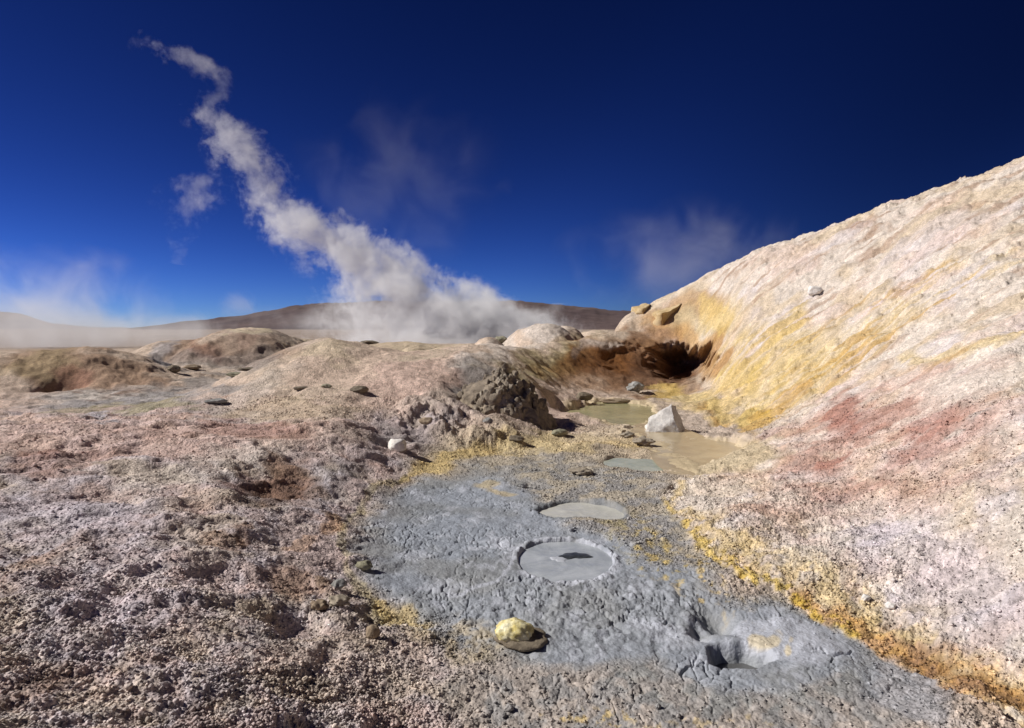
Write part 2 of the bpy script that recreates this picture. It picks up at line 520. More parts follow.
def colour(m, aux, x, y, z):
    c1, c2, c3, patch, patch2, led, med, crack, cz, big = aux
    u, v, uu, vv, n1, n2, r = m['u'], m['v'], m['uu'], m['vv'], m['n1'], m['n2'], m['r']
    hill = np.clip(m['hill'], 0, 1)
    az, lr = np.arctan2(x, y), np.log(r + .3)
    fine = fbm(az * 60, lr * 40, 201, 4)
    mid = fbm(az * 24, lr * 17, 202, 4)
    wide = fbm(az * 8, lr * 7, 203, 3)
    col = np.empty(x.shape + (3,), np.float32)
    col[:] = C['warm']

    px_, py_ = (u + 14 * n1).astype(np.float32), (v + 9 * n2).astype(np.float32)
    lx_, ly_ = (u + 7 * n1).astype(np.float32), (v + 5 * n2).astype(np.float32)

    def mix(name, t):
        t = np.clip(np.nan_to_num(t), 0, 1)
        k = np.flatnonzero(t > .004)
        tk = t[k, None].astype(np.float32)
        col[k] = col[k] * (1 - tk) + C[name] * tk

    def blob(u0, v0, ru, rv, ang=0.0, edge=.5, wob=.35):
        a = R(ang)
        ca, sa = math.cos(a), math.sin(a)
        rx, ry = math.hypot(ru * ca, rv * sa) * 1.5, math.hypot(ru * sa, rv * ca) * 1.5
        k = np.flatnonzero((np.abs(px_ - u0) < rx) & (np.abs(py_ - v0) < ry))
        dx, dy = px_[k] - u0, py_[k] - v0
        p, q = dx * ca + dy * sa, -dx * sa + dy * ca
        res = np.zeros(u.shape, np.float32)
        res[k] = sst(1, edge, np.hypot(p / ru, q / rv) + wob * mid[k] * .6)
        return res

    def line(pts, w, soft=1.0, wob=.5):
        wm = max(p[2] for p in pts) * w * 2
        us_, vs_ = [p[0] for p in pts], [p[1] for p in pts]
        k = np.flatnonzero((lx_ > min(us_) - wm) & (lx_ < max(us_) + wm) & (ly_ > min(vs_) - wm) & (ly_ < max(vs_) + wm))
        px, py = lx_[k], ly_[k]
        d = np.full(px.shape, 1e9, np.float32)
        for (x0, y0, w0), (x1, y1, w1) in zip(pts[:-1], pts[1:]):
            vx, vy = x1 - x0, y1 - y0
            t = np.clip(((px - x0) * vx + (py - y0) * vy) / (vx * vx + vy * vy), 0, 1)
            d = np.minimum(d, np.hypot(px - x0 - t * vx, py - y0 - t * vy) / ((w0 + (w1 - w0) * t) * w))
        res = np.zeros(u.shape, np.float32)
        res[k] = sst(1.2, .3, d + wob * mid[k])
        return res

    # general left and middle ground
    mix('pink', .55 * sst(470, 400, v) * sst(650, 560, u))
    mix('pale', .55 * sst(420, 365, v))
    mix('lilac', .7 * m['bank'] * sst(-.6, .15, wide + .4 * mid))
    mix('brown', .42 * m['bank'] * sst(.0, .55, wide * .8 + mid * .7 + .12))
    mix('redbrown', .5 * m['bank'] * sst(.25, .8, fbm(az * 9, lr * 10, 205, 4) + .25 * mid) * sst(560, 440, v))
    mix('pink', .35 * m['bank'] * sst(-.1, .5, fbm(az * 7, lr * 6, 208, 3)))
    mix('white', .4 * m['bank'] * sst(.15, .7, fbm(az * 13, lr * 12, 206, 4)))
    mix('tan', .3 * m['bank'] * sst(.2, .7, fbm(az * 10, lr * 9, 207, 4)) * sst(520, 640, v))
    mix('pink', .65 * blob(130, 440, 260, 26))
    mix('white', .55 * blob(210, 468, 130, 22, -12))
    mix('lilac', .5 * blob(60, 520, 140, 34))
    mix('redbrown', .8 * blob(60, 462, 90, 14, -6) * .6)
    mix('rust', .72 * blob(285, 480, 46, 32, 0))
    mix('dark', .5 * blob(268, 490, 34, 24, 0))
    mix('brown', .6 * blob(222, 545, 30, 16))
    mix('rust', .55 * blob(245, 540, 14, 9))
    mix('brown', .6 * blob(296, 583, 36, 20, 8))
    mix('brown', .55 * blob(50, 560, 60, 14, -18) + .5 * blob(40, 690, 60, 18, -18))
    mix('lilac', .45 * blob(110, 600, 150, 90, -30, .1))
    mix('warm', .55 * blob(350, 670, 130, 60))
    mix('slate', .3 * blob(340, 480, 60, 24, -30))
    mix('ochre', .45 * blob(333, 525, 20, 16, -40) + .3 * blob(300, 548, 26, 6, -15))
    mix('cream', .6 * blob(400, 612, 60, 14, -4))
    # middle slopes
    mix('pale', .75 * blob(330, 375, 120, 38, 0, .3))
    mix('pink', .4 * blob(350, 370, 110, 34, 0, .3))
    mix('cream', .4 * blob(320, 350, 50, 14))
    mix('white', .4 * blob(250, 392, 60, 16, -25))
    mix('tan', .45 * blob(300, 412, 90, 16))
    mix('redbrown', .5 * blob(245, 430, 80, 10, 3))
    mix('warm', .8 * blob(460, 410, 70, 30, 0, .3))
    mix('slate', .45 * blob(410, 440, 80, 26, 0, .2) + .62 * blob(490, 388, 52, 34, 20, .5))
    mix('pink', .6 * blob(420, 378, 80, 26, -14) * (1 - blob(500, 385, 50, 34, 20)))
    mix('white', .7 * blob(495, 352, 64, 11, -17))
    mix('white', .8 * blob(545, 326, 44, 14))
    mix('pale', .6 * blob(415, 348, 40, 12))
    mix('tan', .4 * sst(25, 30, r) * sst(250, 300, u) * sst(480, 440, u))
    # hollow on the left
    hol = blob(120, 402, 130, 22, 0, .3)
    mix('grey', .7 * hol)
    mix('white', .7 * blob(100, 396, 90, 8, 0, .2) * sst(-.3, .3, mid))
    mix('olive', .55 * blob(150, 410, 70, 7, -5, .3) + .4 * blob(70, 415, 60, 5))
    mix('blue', .5 * blob(100, 421, 24, 4))
    lm = blob(80, 370, 100, 26, 5, .6)
    mix('brown', .7 * lm)
    mix('olive', .35 * blob(40, 365, 50, 16, -10))
    mix('redbrown', .6 * blob(80, 374, 30, 12, 10))
    mm = blob(230, 352, 90, 24, -6, .6)
    mix('warm', .7 * mm)
    mix('brown', .7 * blob(230, 350, 90, 20, 0))
    mix('redbrown', .45 * blob(205, 350, 18, 10, 30) + .35 * blob(250, 342, 20, 7))
    mix('slate', .4 * blob(225, 360, 80, 14, 0))
    mix('warm', .35 * blob(260, 340, 70, 18, 0))
    mix('blue', .45 * blob(165, 352, 20, 12, -40))
    mix('cream', .5 * blob(255, 329, 60, 5, 0))
    mix('slate', .55 * blob(200, 385, 60, 8, 0))
    # brown ridge
    mix('tan', .8 * blob(560, 358, 80, 24, -15, .4))
    mix('olive', .5 * blob(570, 365, 70, 22, -8))
    mix('ochre', .42 * blob(590, 366, 66, 24, -5))
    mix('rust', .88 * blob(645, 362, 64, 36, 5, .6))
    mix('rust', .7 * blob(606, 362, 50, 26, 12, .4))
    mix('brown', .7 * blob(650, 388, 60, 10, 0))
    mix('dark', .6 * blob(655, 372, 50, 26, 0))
    mix('brown', .6 * blob(690, 386, 30, 7, 0))
    mix('white', .6 * line([(575, 355, 4), (590, 347, 6), (620, 343, 4)], 1))
    mix('brown', .6 * blob(600, 380, 60, 10, 0))
    mix('rust', .55 * blob(590, 364, 54, 20, -4))
    # right hillside
    h = hill
    mix('pale', h)
    mix('white', h * .85 * sst(-.3, .3, wide + .5 * mid + .15))
    mix('lilac', h * .35 * sst(.1, .5, fbm(az * 10, lr * 8, 213, 4)))
    mix('pink', h * .35 * sst(.0, .6, fbm(az * 12, lr * 10, 211, 4)))
    up = m['upper'] * h
    s_dir = R(-12)
    strk = fbm((x * math.cos(s_dir) + y * math.sin(s_dir)) * .35, (-x * math.sin(s_dir) + y * math.cos(s_dir)) * 2.4, 212, 5)
    mix('warm', up * .5 * sst(.05, .5, strk))
    mix('brown', up * .5 * sst(.35, .8, strk + .5 * mid))
    mix('brown', h * .5 * (blob(745, 268, 34, 7, -25) + blob(870, 232, 40, 6, -22) + blob(970, 205, 46, 8, -18) + .8 * blob(865, 262, 18, 6) + .8 * blob(975, 232, 26, 6, -10) + .6 * blob(800, 265, 30, 5, -25)) * sst(-.3, .3, mid))
    ylw = line([(1030, 256, 12), (960, 275, 18), (900, 305, 26), (850, 340, 34), (800, 385, 40), (755, 420, 34)], 1.0, wob=.6)
    mix('yellow', up * .72 * ylw * sst(-.5, .5, strk + .6 * mid) * .8)
    mix('ochre', up * .3 * ylw * sst(.1, .6, strk))
    mix('yellow', up * .5 * blob(775, 380, 110, 56, -30, .1) + h * .4 * blob(725, 385, 50, 30, 0, .2))
    mix('yellow', up * .6 * blob(760, 345, 70, 26, -35) * sst(-.4, .3, strk) + up * .35 * blob(720, 320, 30, 30))
    mix('orange', .8 * (blob(668, 326, 44, 20, -10)) * (v < 352))
    mix('brown', .6 * blob(655, 338, 40, 10, 0) * (v < 352))
    mix('orange', .55 * h * (blob(690, 312, 40, 20, -20) + .8 * blob(712, 350, 16, 34, 15)))
    mix('tan', .8 * blob(690, 328, 30, 20, 20, .3))
    mix('ochre', .5 * blob(692, 338, 26, 14, 10))
    mix('orange', .7 * blob(714, 352, 12, 30, 12))
    mix('rust', .6 * blob(690, 352, 24, 14, 0))
    mix('yellow', .6 * blob(714, 318, 24, 16, 60) * h)
    mix('sulph', .55 * blob(754, 422, 26, 13, -20) + .4 * blob(700, 400, 40, 8, 20))
    mix('yellow', .6 * blob(700, 402, 70, 16, 15) * (v > 385))
    mix('ochre', .35 * line([(700, 408, 3), (730, 424, 4), (750, 430, 7), (780, 408, 6), (810, 385, 4)], 1, wob=.8))
    mix('cream', .5 * blob(690, 400, 30, 9))
    near = (1 - m['upper']) * h * (v > 300)
    mix('pink', near * .5 * blob(880, 450, 210, 90, -18, .2))
    mix('red', near * .5 * sst(-.2, .45, fbm(az * 13, lr * 12, 221, 4) + .15) * blob(880, 440, 190, 80, -18, .3))
    mix('redbrown', near * .4 * blob(960, 480, 130, 40, -10, .2) * sst(-.5, .3, mid))
    mix('redbrown', near * .55 * sst(.15, .6, mid + wide * .6) * blob(900, 440, 170, 55, -15, .3))
    mix('red', near * (.75 * blob(848, 412, 26, 20, -35) + .6 * blob(835, 462, 34, 9, -20) + .45 * blob(920, 430, 50, 12, -15)))
    mix('white', near * (.7 * blob(960, 430, 70, 14, -14) * sst(-.3, .3, mid) + .55 * blob(980, 385, 70, 14, -20)))
    mix('lilac', near * .6 * blob(940, 570, 150, 70, 20, .3))
    mix('white', near * .5 * blob(700, 495, 60, 22, -10) + near * .35 * sst(.1, .6, mid) * blob(900, 590, 160, 70, 20))
    mix('yellow', near * .5 * line([(905, 357, 7), (960, 350, 8), (1030, 335, 6)], 1))
    mix('ochre', near * .4 * line([(880, 377, 3), (965, 350, 3)], 1) * .6)
    band = line([(1030, 705, 46), (960, 680, 38), (880, 628, 30), (800, 585, 34), (730, 545, 26), (670, 500, 8), (690, 478, 5)], 1, wob=.5) * h
    mix('yellow', .55 * band * sst(-.5, .2, mid + .3 * fine))
    mix('ochre', .6 * line([(1030, 708, 34), (950, 680, 26), (870, 640, 16), (800, 600, 10)], 1, wob=.6))
    mix('rust', .5 * line([(1030, 712, 16), (950, 675, 14), (900, 658, 6)], 1, wob=.7))
    mix('sulph', .7 * line([(664, 500, 5), (668, 515, 8), (700, 545, 12), (730, 562, 8), (800, 600, 6), (850, 640, 9)], 1.1, wob=1.1) * sst(-.6, .2, fine))
    # basin
    m_flat = sst(430, 450, v) * (1 - h) * (1 - m['bank'])
    mix('warm', .6 * m_flat)
    mix('tan', .5 * m_flat * sst(520, 455, v))
    mix('grey', .72 * m['greyz'])
    mix('tan', .4 * m['greyz'] * (1 - m['mud']) * sst(-.3, .3, mid + .4 * fine))
    mix('grey', .75 * m['mud'])
    mix('slate', .65 * m['mud'] * blob(465, 535, 100, 52, 30, .2))
    mix('blue', .6 * m['mud'] * sst(-.4, .5, wide + .2) * (1 - .4 * cz))
    mix('slate', .55 * m['mud'] * crack * sst(-.3, .3, mid))
    mix('mudlight', .8 * blob(790, 640, 66, 26, 12) * m['mud'] + .55 * blob(665, 630, 60, 14, 10) + .5 * blob(510, 548, 40, 14, 20) * sst(-.1, .4, mid) + .45 * m['mud'] * sst(.2, .7, mid + fine * .5))
    mix('cream', .75 * (blob(768, 636, 13, 9, 0, .6) + blob(790, 645, 8, 9, 0, .6)))
    mix('grey', .6 * m['lowmud'] * (1 - m['mud']) * (1 - h))
    mix('warm', .35 * m['lowmud'] * (1 - m['mud']) * (1 - h) * sst(.3, -.3, mid))
    mix('blue', .5 * blob(900, 690, 90, 40, 28) * (1 - h))
    mix('slate', .35 * m['lowmud'] * (1 - m['mud']) * sst(-.2, .5, mid))
    mix('tan', .6 * blob(455, 640, 80, 30, 10) * sst(-.5, .3, mid))
    mix('mudlight', .7 * line([(420, 590, 2), (460, 592, 3), (500, 580, 2), (512, 560, 2)], 1) + .6 * line([(470, 548, 2), (500, 547, 4), (530, 552, 4)], 1))
    mix('olive', .55 * blob(640, 545, 70, 26, 35) * sst(-.2, .5, fine + .3 * mid) * (1 - h))
    mix('yellow', .6 * sst(.15, .7, fine + .3 * mid) * (blob(690, 575, 90, 30, 30) + blob(600, 720, 60, 10) + .6 * blob(700, 725, 120, 14)))
    mix('yellow', .6 * line([(395, 478, 3), (430, 465, 7), (490, 452, 7), (560, 444, 9), (640, 440, 10)], 1, wob=.5))
    mix('cream', .4 * line([(500, 452, 6), (600, 437, 12), (650, 425, 6)], 1))
    mix('pale', .5 * blob(610, 432, 60, 20, -5))
    mix('olive', .5 * line([(400, 474, 3), (372, 492, 4), (350, 515, 5), (342, 545, 6), (352, 575, 7), (378, 606, 9)], 1, wob=.8))
    mix('yellow', .5 * line([(378, 600, 10), (400, 615, 12), (425, 622, 6)], 1, wob=.8))
    mix('yellow', .4 * blob(490, 490, 20, 5, 0))
    # cell-to-cell variety of the grains
    g = ((c1 - .5) * fade(r, .03) * .26 + (c2 - .5) * fade(r, .06) * .26 + (c3 - .5) * .14 + fine * .10 + mid * .05)
    g = g * (1 - .65 * m['mud'])
    col = col * (1 + g[..., None]).astype(np.float32)
    # tan puddle bed and pool rims
    for key, cn, w in (('tan', 'tan', 1.06), ('green', 'tan', 1.2), ('second', 'slate', 1.2), ('vent', 'grey', 1.4)):
        rho = pool_rho(key, x, y) + .1 * mid
        mix(cn, .8 * sst(w + .15, w - .1, rho))
    rho = pool_rho('main', x, y)
    mix('mudlight', .75 * sst(.14, .0, np.abs(rho + .06 * mid - 1.14) - .05) * sst(-.8, .2, fine + mid))
    return np.clip(col, .01, .86)


# ------------------------------------------------------------------ materials
def new_mat(name):
    m = bpy.data.materials.new(name)
    m.use_nodes = True
    nt = m.node_tree
    nt.nodes.clear()
    out = nt.nodes.new('ShaderNodeOutputMaterial')
    return m, nt, out


def node(nt, kind, **kw):
    n = nt.nodes.new(kind)
    for k, v in kw.items():
        if k in n.inputs:
            n.inputs[k].default_value = v
        else:
            setattr(n, k, v)
    return n


def ground_material():
    m, nt, out = new_mat('mineral_ground')
    L = nt.links.new
    bs = node(nt, 'ShaderNodeBsdfPrincipled')
    at = node(nt, 'ShaderNodeAttribute', attribute_name='mineral')
    geo = node(nt, 'ShaderNodeTexCoord')
    n1 = node(nt, 'ShaderNodeTexNoise', Scale=38.0, Detail=6.0, Roughness=.7)
    n2 = node(nt, 'ShaderNodeTexNoise', Scale=3.0, Detail=8.0, Roughness=.65)
    vo = node(nt, 'ShaderNodeTexVoronoi', Scale=55.0)
    for n in (n1, n2, vo):
        L(geo.outputs['Object'], n.inputs['Vector'])
    va = node(nt, 'ShaderNodeTexVoronoi', Scale=30.0)
    vb = node(nt, 'ShaderNodeTexVoronoi', Scale=11.0)
    wn = node(nt, 'ShaderNodeTexNoise', Scale=14.0, Detail=3.0)
    L(geo.outputs['Object'], wn.inputs['Vector'])
    wv = node(nt, 'ShaderNodeVectorMath', operation='SCALE', Scale=.05)
    L(wn.outputs['Color'], wv.inputs[0])
    wa = node(nt, 'ShaderNodeVectorMath', operation='ADD')
    L(geo.outputs['Object'], wa.inputs[0]); L(wv.outputs[0], wa.inputs[1])
    L(wa.outputs[0], va.inputs['Vector']); L(wa.outputs[0], vb.inputs['Vector'])
    wet0 = node(nt, 'ShaderNodeAttribute', attribute_name='wet')

    def ranged(sock, f0, f1, t0, t1):
        r_ = node(nt, 'ShaderNodeMapRange')
        for k_, v_ in zip(('From Min', 'From Max', 'To Min', 'To Max'), (f0, f1, t0, t1)):
            r_.inputs[k_].default_value = v_
        L(sock, r_.inputs['Value'])
        return r_.outputs[0]

    def times(p_, q_):
        m_ = node(nt, 'ShaderNodeMath', operation='MULTIPLY')
        L(p_, m_.inputs[0]); L(q_, m_.inputs[1])
        return m_.outputs[0]
    grain = times(times(ranged(n1.outputs['Fac'], .3, .7, .70, 1.24), ranged(n2.outputs['Fac'], .3, .7, .84, 1.14)),
                  times(ranged(va.outputs['Color'], 0, 1, .72, 1.26), ranged(vb.outputs['Color'], 0, 1, .82, 1.16)))
    calm = node(nt, 'ShaderNodeMix', data_type='FLOAT')      # wet mud is more even than loose grains
    L(ranged(wet0.outputs['Fac'], 0, .6, 0, .7), calm.inputs['Factor'])
    L(grain, calm.inputs['A']); calm.inputs['B'].default_value = 1.0
    mu = calm
    sc = node(nt, 'ShaderNodeVectorMath', operation='SCALE')
    L(at.outputs['Color'], sc.inputs[0]); L(mu.outputs['Result'], sc.inputs['Scale'])
    L(sc.outputs[0], bs.inputs['Base Color'])
    wet = node(nt, 'ShaderNodeAttribute', attribute_name='wet')
    mw = node(nt, 'ShaderNodeMapRange')
    mw.inputs['To Min'].default_value, mw.inputs['To Max'].default_value = .95, .55
    L(wet.outputs['Fac'], mw.inputs['Value'])
    L(mw.outputs[0], bs.inputs['Roughness'])
    bs.inputs['Specular IOR Level'].default_value = .25
    ad = node(nt, 'ShaderNodeMath', operation='ADD')
    vs = node(nt, 'ShaderNodeMath', operation='MULTIPLY')
    vs.inputs[1].default_value = -.5
    L(vo.outputs['Distance'], vs.inputs[0]); L(vs.outputs[0], ad.inputs[0]); L(n1.outputs['Fac'], ad.inputs[1])
    ad2 = node(nt, 'ShaderNodeMath', operation='MULTIPLY_ADD')
    L(va.outputs['Distance'], ad2.inputs[0]); ad2.inputs[1].default_value = -.9; L(ad.outputs[0], ad2.inputs[2])
    bp = node(nt, 'ShaderNodeBump', Strength=.75, Distance=.026)
    L(ranged(wet0.outputs['Fac'], 0, .6, .8, .3), bp.inputs['Strength'])
    L(ad2.outputs[0], bp.inputs['Height'])
    L(bp.outputs[0], bs.inputs['Normal'])
    L(bs.outputs[0], out.inputs['Surface'])
    return m


def rock_material(name, c0, c1, scale=6.0, spots=None, patch=None):
    m, nt, out = new_mat(name)
    L = nt.links.new
    bs = node(nt, 'ShaderNodeBsdfPrincipled', Roughness=.92)
    bs.inputs['Specular IOR Level'].default_value = .2
    tc = node(nt, 'ShaderNodeTexCoord')
    n1 = node(nt, 'ShaderNodeTexNoise', Scale=scale, Detail=8.0, Roughness=.68)
    n2 = node(nt, 'ShaderNodeTexNoise', Scale=scale * 7, Detail=6.0, Roughness=.7)
    L(tc.outputs['Object'], n1.inputs['Vector']); L(tc.outputs['Object'], n2.inputs['Vector'])
    cr = node(nt, 'ShaderNodeValToRGB')
    cr.color_ramp.elements[0].position, cr.color_ramp.elements[1].position = .38, .62
    cr.color_ramp.elements[0].color = (*srgb(*c0), 1)
    cr.color_ramp.elements[1].color = (*srgb(*c1), 1)
    L(n1.outputs['Fac'], cr.inputs['Fac'])
    mr = node(nt, 'ShaderNodeMapRange')
    mr.inputs['From Min'].default_value, mr.inputs['From Max'].default_value = .3, .7
    mr.inputs['To Min'].default_value, mr.inputs['To Max'].default_value = .75, 1.15
    L(n2.outputs['Fac'], mr.inputs['Value'])
    sc = node(nt, 'ShaderNodeVectorMath', operation='SCALE')
    src = cr.outputs['Color']
    if patch:                                # a second colour mixed in towards one side of the stone
        sx = node(nt, 'ShaderNodeSeparateXYZ')
        L(tc.outputs['Object'], sx.inputs[0])
        ma = node(nt, 'ShaderNodeMath', operation='MULTIPLY_ADD')
        L(sx.outputs[patch[1]], ma.inputs[0]); ma.inputs[1].default_value = patch[2]; ma.inputs[2].default_value = patch[3]
        m2 = node(nt, 'ShaderNodeMath', operation='ADD')
        L(ma.outputs[0], m2.inputs[0]); L(n1.outputs['Fac'], m2.inputs[1])
        rr = node(nt, 'ShaderNodeMapRange')
        rr.inputs['From Min'].default_value, rr.inputs['From Max'].default_value = .45, .6
        L(m2.outputs[0], rr.inputs['Value'])
        mx = node(nt, 'ShaderNodeMixRGB')
        L(rr.outputs[0], mx.inputs['Fac']); L(src, mx.inputs['Color1'])
        mx.inputs['Color2'].default_value = (*srgb(*patch[0]), 1)
        src = mx.outputs['Color']
    L(src, sc.inputs[0]); L(mr.outputs[0], sc.inputs['Scale'])
    L(sc.outputs[0], bs.inputs['Base Color'])
    bp = node(nt, 'ShaderNodeBump', Strength=.8, Distance=.05 if name in ('heap_rubble', 'boulder_stone') else .012)
    L(n2.outputs['Fac'], bp.inputs['Height']); L(bp.outputs[0], bs.inputs['Normal'])
    L(bs.outputs[0], out.inputs['Surface'])
    return m


def mud_material(name, c0, c1, rough=.35, scale=3.0, spec=.5):
    m, nt, out = new_mat(name)
    L = nt.links.new
    bs = node(nt, 'ShaderNodeBsdfPrincipled', Roughness=rough)
    bs.inputs['Specular IOR Level'].default_value = spec
    tc = node(nt, 'ShaderNodeTexCoord')
    n1 = node(nt, 'ShaderNodeTexNoise', Scale=scale, Detail=6.0, Roughness=.6, Distortion=1.2)
    L(tc.outputs['Object'], n1.inputs['Vector'])
    cr = node(nt, 'ShaderNodeValToRGB')
    cr.color_ramp.elements[0].position, cr.color_ramp.elements[1].position = .4, .65
    cr.color_ramp.elements[0].color = (*srgb(*c0), 1)
    cr.color_ramp.elements[1].color = (*srgb(*c1), 1)
    L(n1.outputs['Fac'], cr.inputs['Fac'])
    L(cr.outputs['Color'], bs.inputs['Base Color'])
    n2 = node(nt, 'ShaderNodeTexNoise', Scale=scale * 2.5, Detail=5.0, Roughness=.6, Distortion=2.5)
    L(tc.outputs['Object'], n2.inputs['Vector'])
    bp = node(nt, 'ShaderNodeBump', Strength=.22, Distance=.02)
    L(n2.outputs['Fac'], bp.inputs['Height']); L(bp.outputs[0], bs.inputs['Normal'])
    L(bs.outputs[0], out.inputs['Surface'])
    return m


# ------------------------------------------------------------------ helpers for objects
def mesh_np(name, verts, faces, mat=None, smooth=True, attrs=None):
    """faces: (n, 3) or (n, 4) int array"""
    me = bpy.data.meshes.new(name)
    verts = np.asarray(verts, np.float32)
    faces = np.asarray(faces, np.int32)
    k = faces.shape[1]
    me.vertices.add(len(verts))
    me.vertices.foreach_set('co', verts.ravel())
    me.loops.add(faces.size)
    me.loops.foreach_set('vertex_index', faces.ravel())
    me.polygons.add(len(faces))
    me.polygons.foreach_set('loop_start', np.arange(0, faces.size, k, dtype=np.int32))
    me.polygons.foreach_set('loop_total', np.full(len(faces), k, np.int32))
    me.update(calc_edges=True)
    if smooth:
        me.polygons.foreach_set('use_smooth', np.ones(len(faces), bool))
    for an, (ty, arr) in (attrs or {}).items():
        a = me.attributes.new(an, ty, 'POINT')
        if ty == 'FLOAT_COLOR':
            full = np.ones((len(verts), 4), np.float32)
            full[:, :3] = arr
            a.data.foreach_set('color', full.ravel())
        else:
            a.data.foreach_set('value', np.asarray(arr, np.float32))
    if mat:
        me.materials.append(mat)
    return me


def link(name, me, label=None, cat=None, group=None, kind=None, parent=None, loc=(0, 0, 0)):
    o = bpy.data.objects.new(name, me)
    COL.objects.link(o)
    o.location = loc
    if label: o['label'] = label
    if cat: o['category'] = cat
    if group: o['group'] = group
    if kind: o['kind'] = kind
    if parent: o.parent = parent
    return o


# ------------------------------------------------------------------ the ground sheet
QUAL = 1.0
NC = int(1350 * QUAL)
az_d = np.linspace(-R(42), R(42), NC)
az_c = np.linspace(R(42), R(318), 160)[1:-1]
AZ = np.concatenate([az_d, az_c])
r_a = np.exp(np.linspace(math.log(0.15), math.log(2.3), 24))[:-1]
r_b = 1 / np.linspace(1 / 2.3, 1 / 6.2, int(430 * QUAL))
r_c = np.exp(np.linspace(math.log(6.2), math.log(70), int(820 * QUAL)))[1:]
r_d = np.exp(np.linspace(math.log(70), math.log(30000), 90))[1:]
RAD = np.concatenate([r_a, r_b, r_c, r_d])
na, nr = len(AZ), len(RAD)
gA, gR = np.meshgrid(AZ, RAD, indexing='ij')
X, Y = (np.sin(gA) * gR), (np.cos(gA) * gR)
X, Y = X.ravel(), Y.ravel()
ZB = base(X, Y)
M = masks(X, Y, ZB)
DZ, AUX = detail(X, Y, ZB, M)
# details only inside the field; beyond it the plain stays smooth
DZ *= sst(400, 90, M['r'])
Z = features(X, Y, ZB + DZ, M)
Z -= sst(60, 300, M['r']) * 2.0
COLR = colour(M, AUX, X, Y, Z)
plain = sst(60, 140, M['r'])[:, None]
COLR = (COLR * (1 - plain) + srgb(150, 132, 116) * plain * (1 + .15 * M['n1'][:, None])).astype(np.float32)
WET = np.clip(np.maximum.reduce([M['mud'] * .6, M['lowmud'] * .45, M['greyz'] * .25, M['bank'] * .28, np.clip(M['hill'], 0, 1) * .16]), 0, 1)
for key in ('tan', 'green', 'third', 'second'):
    WET = np.maximum(WET, .9 * sst(1.35, 1.0, pool_rho(key, X, Y)) * (1 - np.clip(M['hill'], 0, 1)))

# the fumarole: push the wall into the hillside
VX, VY, VZ = X.copy(), Y.copy(), Z.copy()


def push(u0, v0, Yc, rad, direction, depth, sharp=1.6, squash=1.0, tilt=0.0):
    c = np.array(pt(u0, v0, Yc))
    d = np.array(direction, float)
    d /= np.linalg.norm(d)
    P = np.stack([VX, VY, VZ], -1) - c
    wob = .12 * perlin(X * 1.6, Y * 1.6, 301) + .06 * perlin(X * 4.5, Y * 4.5, 302)
    px = P[:, 0]
    pz = P[:, 2] + tilt * P[:, 0]
    q = np.sqrt((px / rad) ** 2 + (P[:, 1] / (rad * 2.4)) ** 2 + (pz / (rad * squash)) ** 2) + wob
    w = sst(1.0, .35, q) * depth * sharp / 1.6
    return w[:, None] * d


off = push(682, 363, 27.4, 1.45, (.30, .92, -.10), 3.2, squash=.95)
VX += off[:, 0]; VY += off[:, 1]; VZ += off[:, 2]
off = push(636, 366, 27.6, 1.7, (.1, .9, -.05), .7, squash=.8)
VX += off[:, 0]; VY += off[:, 1]; VZ += off[:, 2]

idx = np.arange(na * nr).reshape(na, nr)
nxt = np.roll(idx, -1, axis=0)
Fq = np.stack([idx[:, :-1], idx[:, 1:], nxt[:, 1:], nxt[:, :-1]], -1).reshape(-1, 4)
fc = lambda a: a[Fq].mean(1)
fx, fy = fc(X), fc(Y)
reg = np.zeros(len(Fq), np.int8)
reg[fc(M['mud']) > .5] = 2
hl = np.clip(M['hill'], 0, 1)
reg[(fc(hl) > .5) & (fx > 0) & (fy > 0) & (np.hypot(fx, fy) < 55)] = 1
zb_t = tps(X, Y)
mf = (mound_field(X, Y) - .12 - zb_t)
fm = fc(mf)
centres = [(m_[0], m_[1], m_[3], m_[4]) for m_ in _M]
best = np.full(len(Fq), 1e9)
which = np.zeros(len(Fq), np.int8)
for k, (mx, my, sx, sy) in enumerate(centres):
    q = ((fx - mx) / sx) ** 2 + ((fy - my) / sy) ** 2
    which = np.where(q < best, k, which)
    best = np.minimum(best, q)
owner = np.array([3, 3, 4, 4, 4, 5, 6, 6, 6, 0, 0, 0, 0], np.int8)
reg = np.where((fm > 0.02) & (reg == 0) & (best < 3.5) & (owner[which] > 0), owner[which], reg)
GM = ground_material()
NAMES = {0: ('ground', 'crusted pinkish grey ground with rubble and stones', 'ground'), 1: ('hillside', 'pale sulphur streaked hillside rising under the dark sky', 'hillside'),
         2: ('mud_flat', 'cracked bluish grey mud flat round the pools', 'mud flat'), 3: ('mound', 'low brown mound with a dark red pit at its foot', 'mound'),
         4: ('mound', 'long tan and brown mound on the skyline below the mountains', 'mound'), 5: ('mound', 'small pale rounded mound behind the central slope', 'mound'),
         6: ('mound', 'whitish dome beside the dark mountain, left of the hillside', 'mound')}
VW = np.stack([VX, VY, VZ], -1).astype(np.float32)
for k in range(7):
    f = Fq[reg == k]
    if not len(f):
        continue
    used = np.zeros(len(VW), bool)
    used[f.ravel()] = True
    remap = np.cumsum(used) - 1
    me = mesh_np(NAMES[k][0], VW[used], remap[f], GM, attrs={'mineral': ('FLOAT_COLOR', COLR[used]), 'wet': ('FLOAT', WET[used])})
    link(NAMES[k][0], me, NAMES[k][1], NAMES[k][2], kind='structure')

# ------------------------------------------------------------------ mud pools
POOL_K = {'main': (.35, .4), 'second': (1.2, 1.7), 'third': (1.6, 2.9), 'tan': (2.8, 4.1), 'green': (2.4, 5.3), 'vent': (1.5, 6.5)}


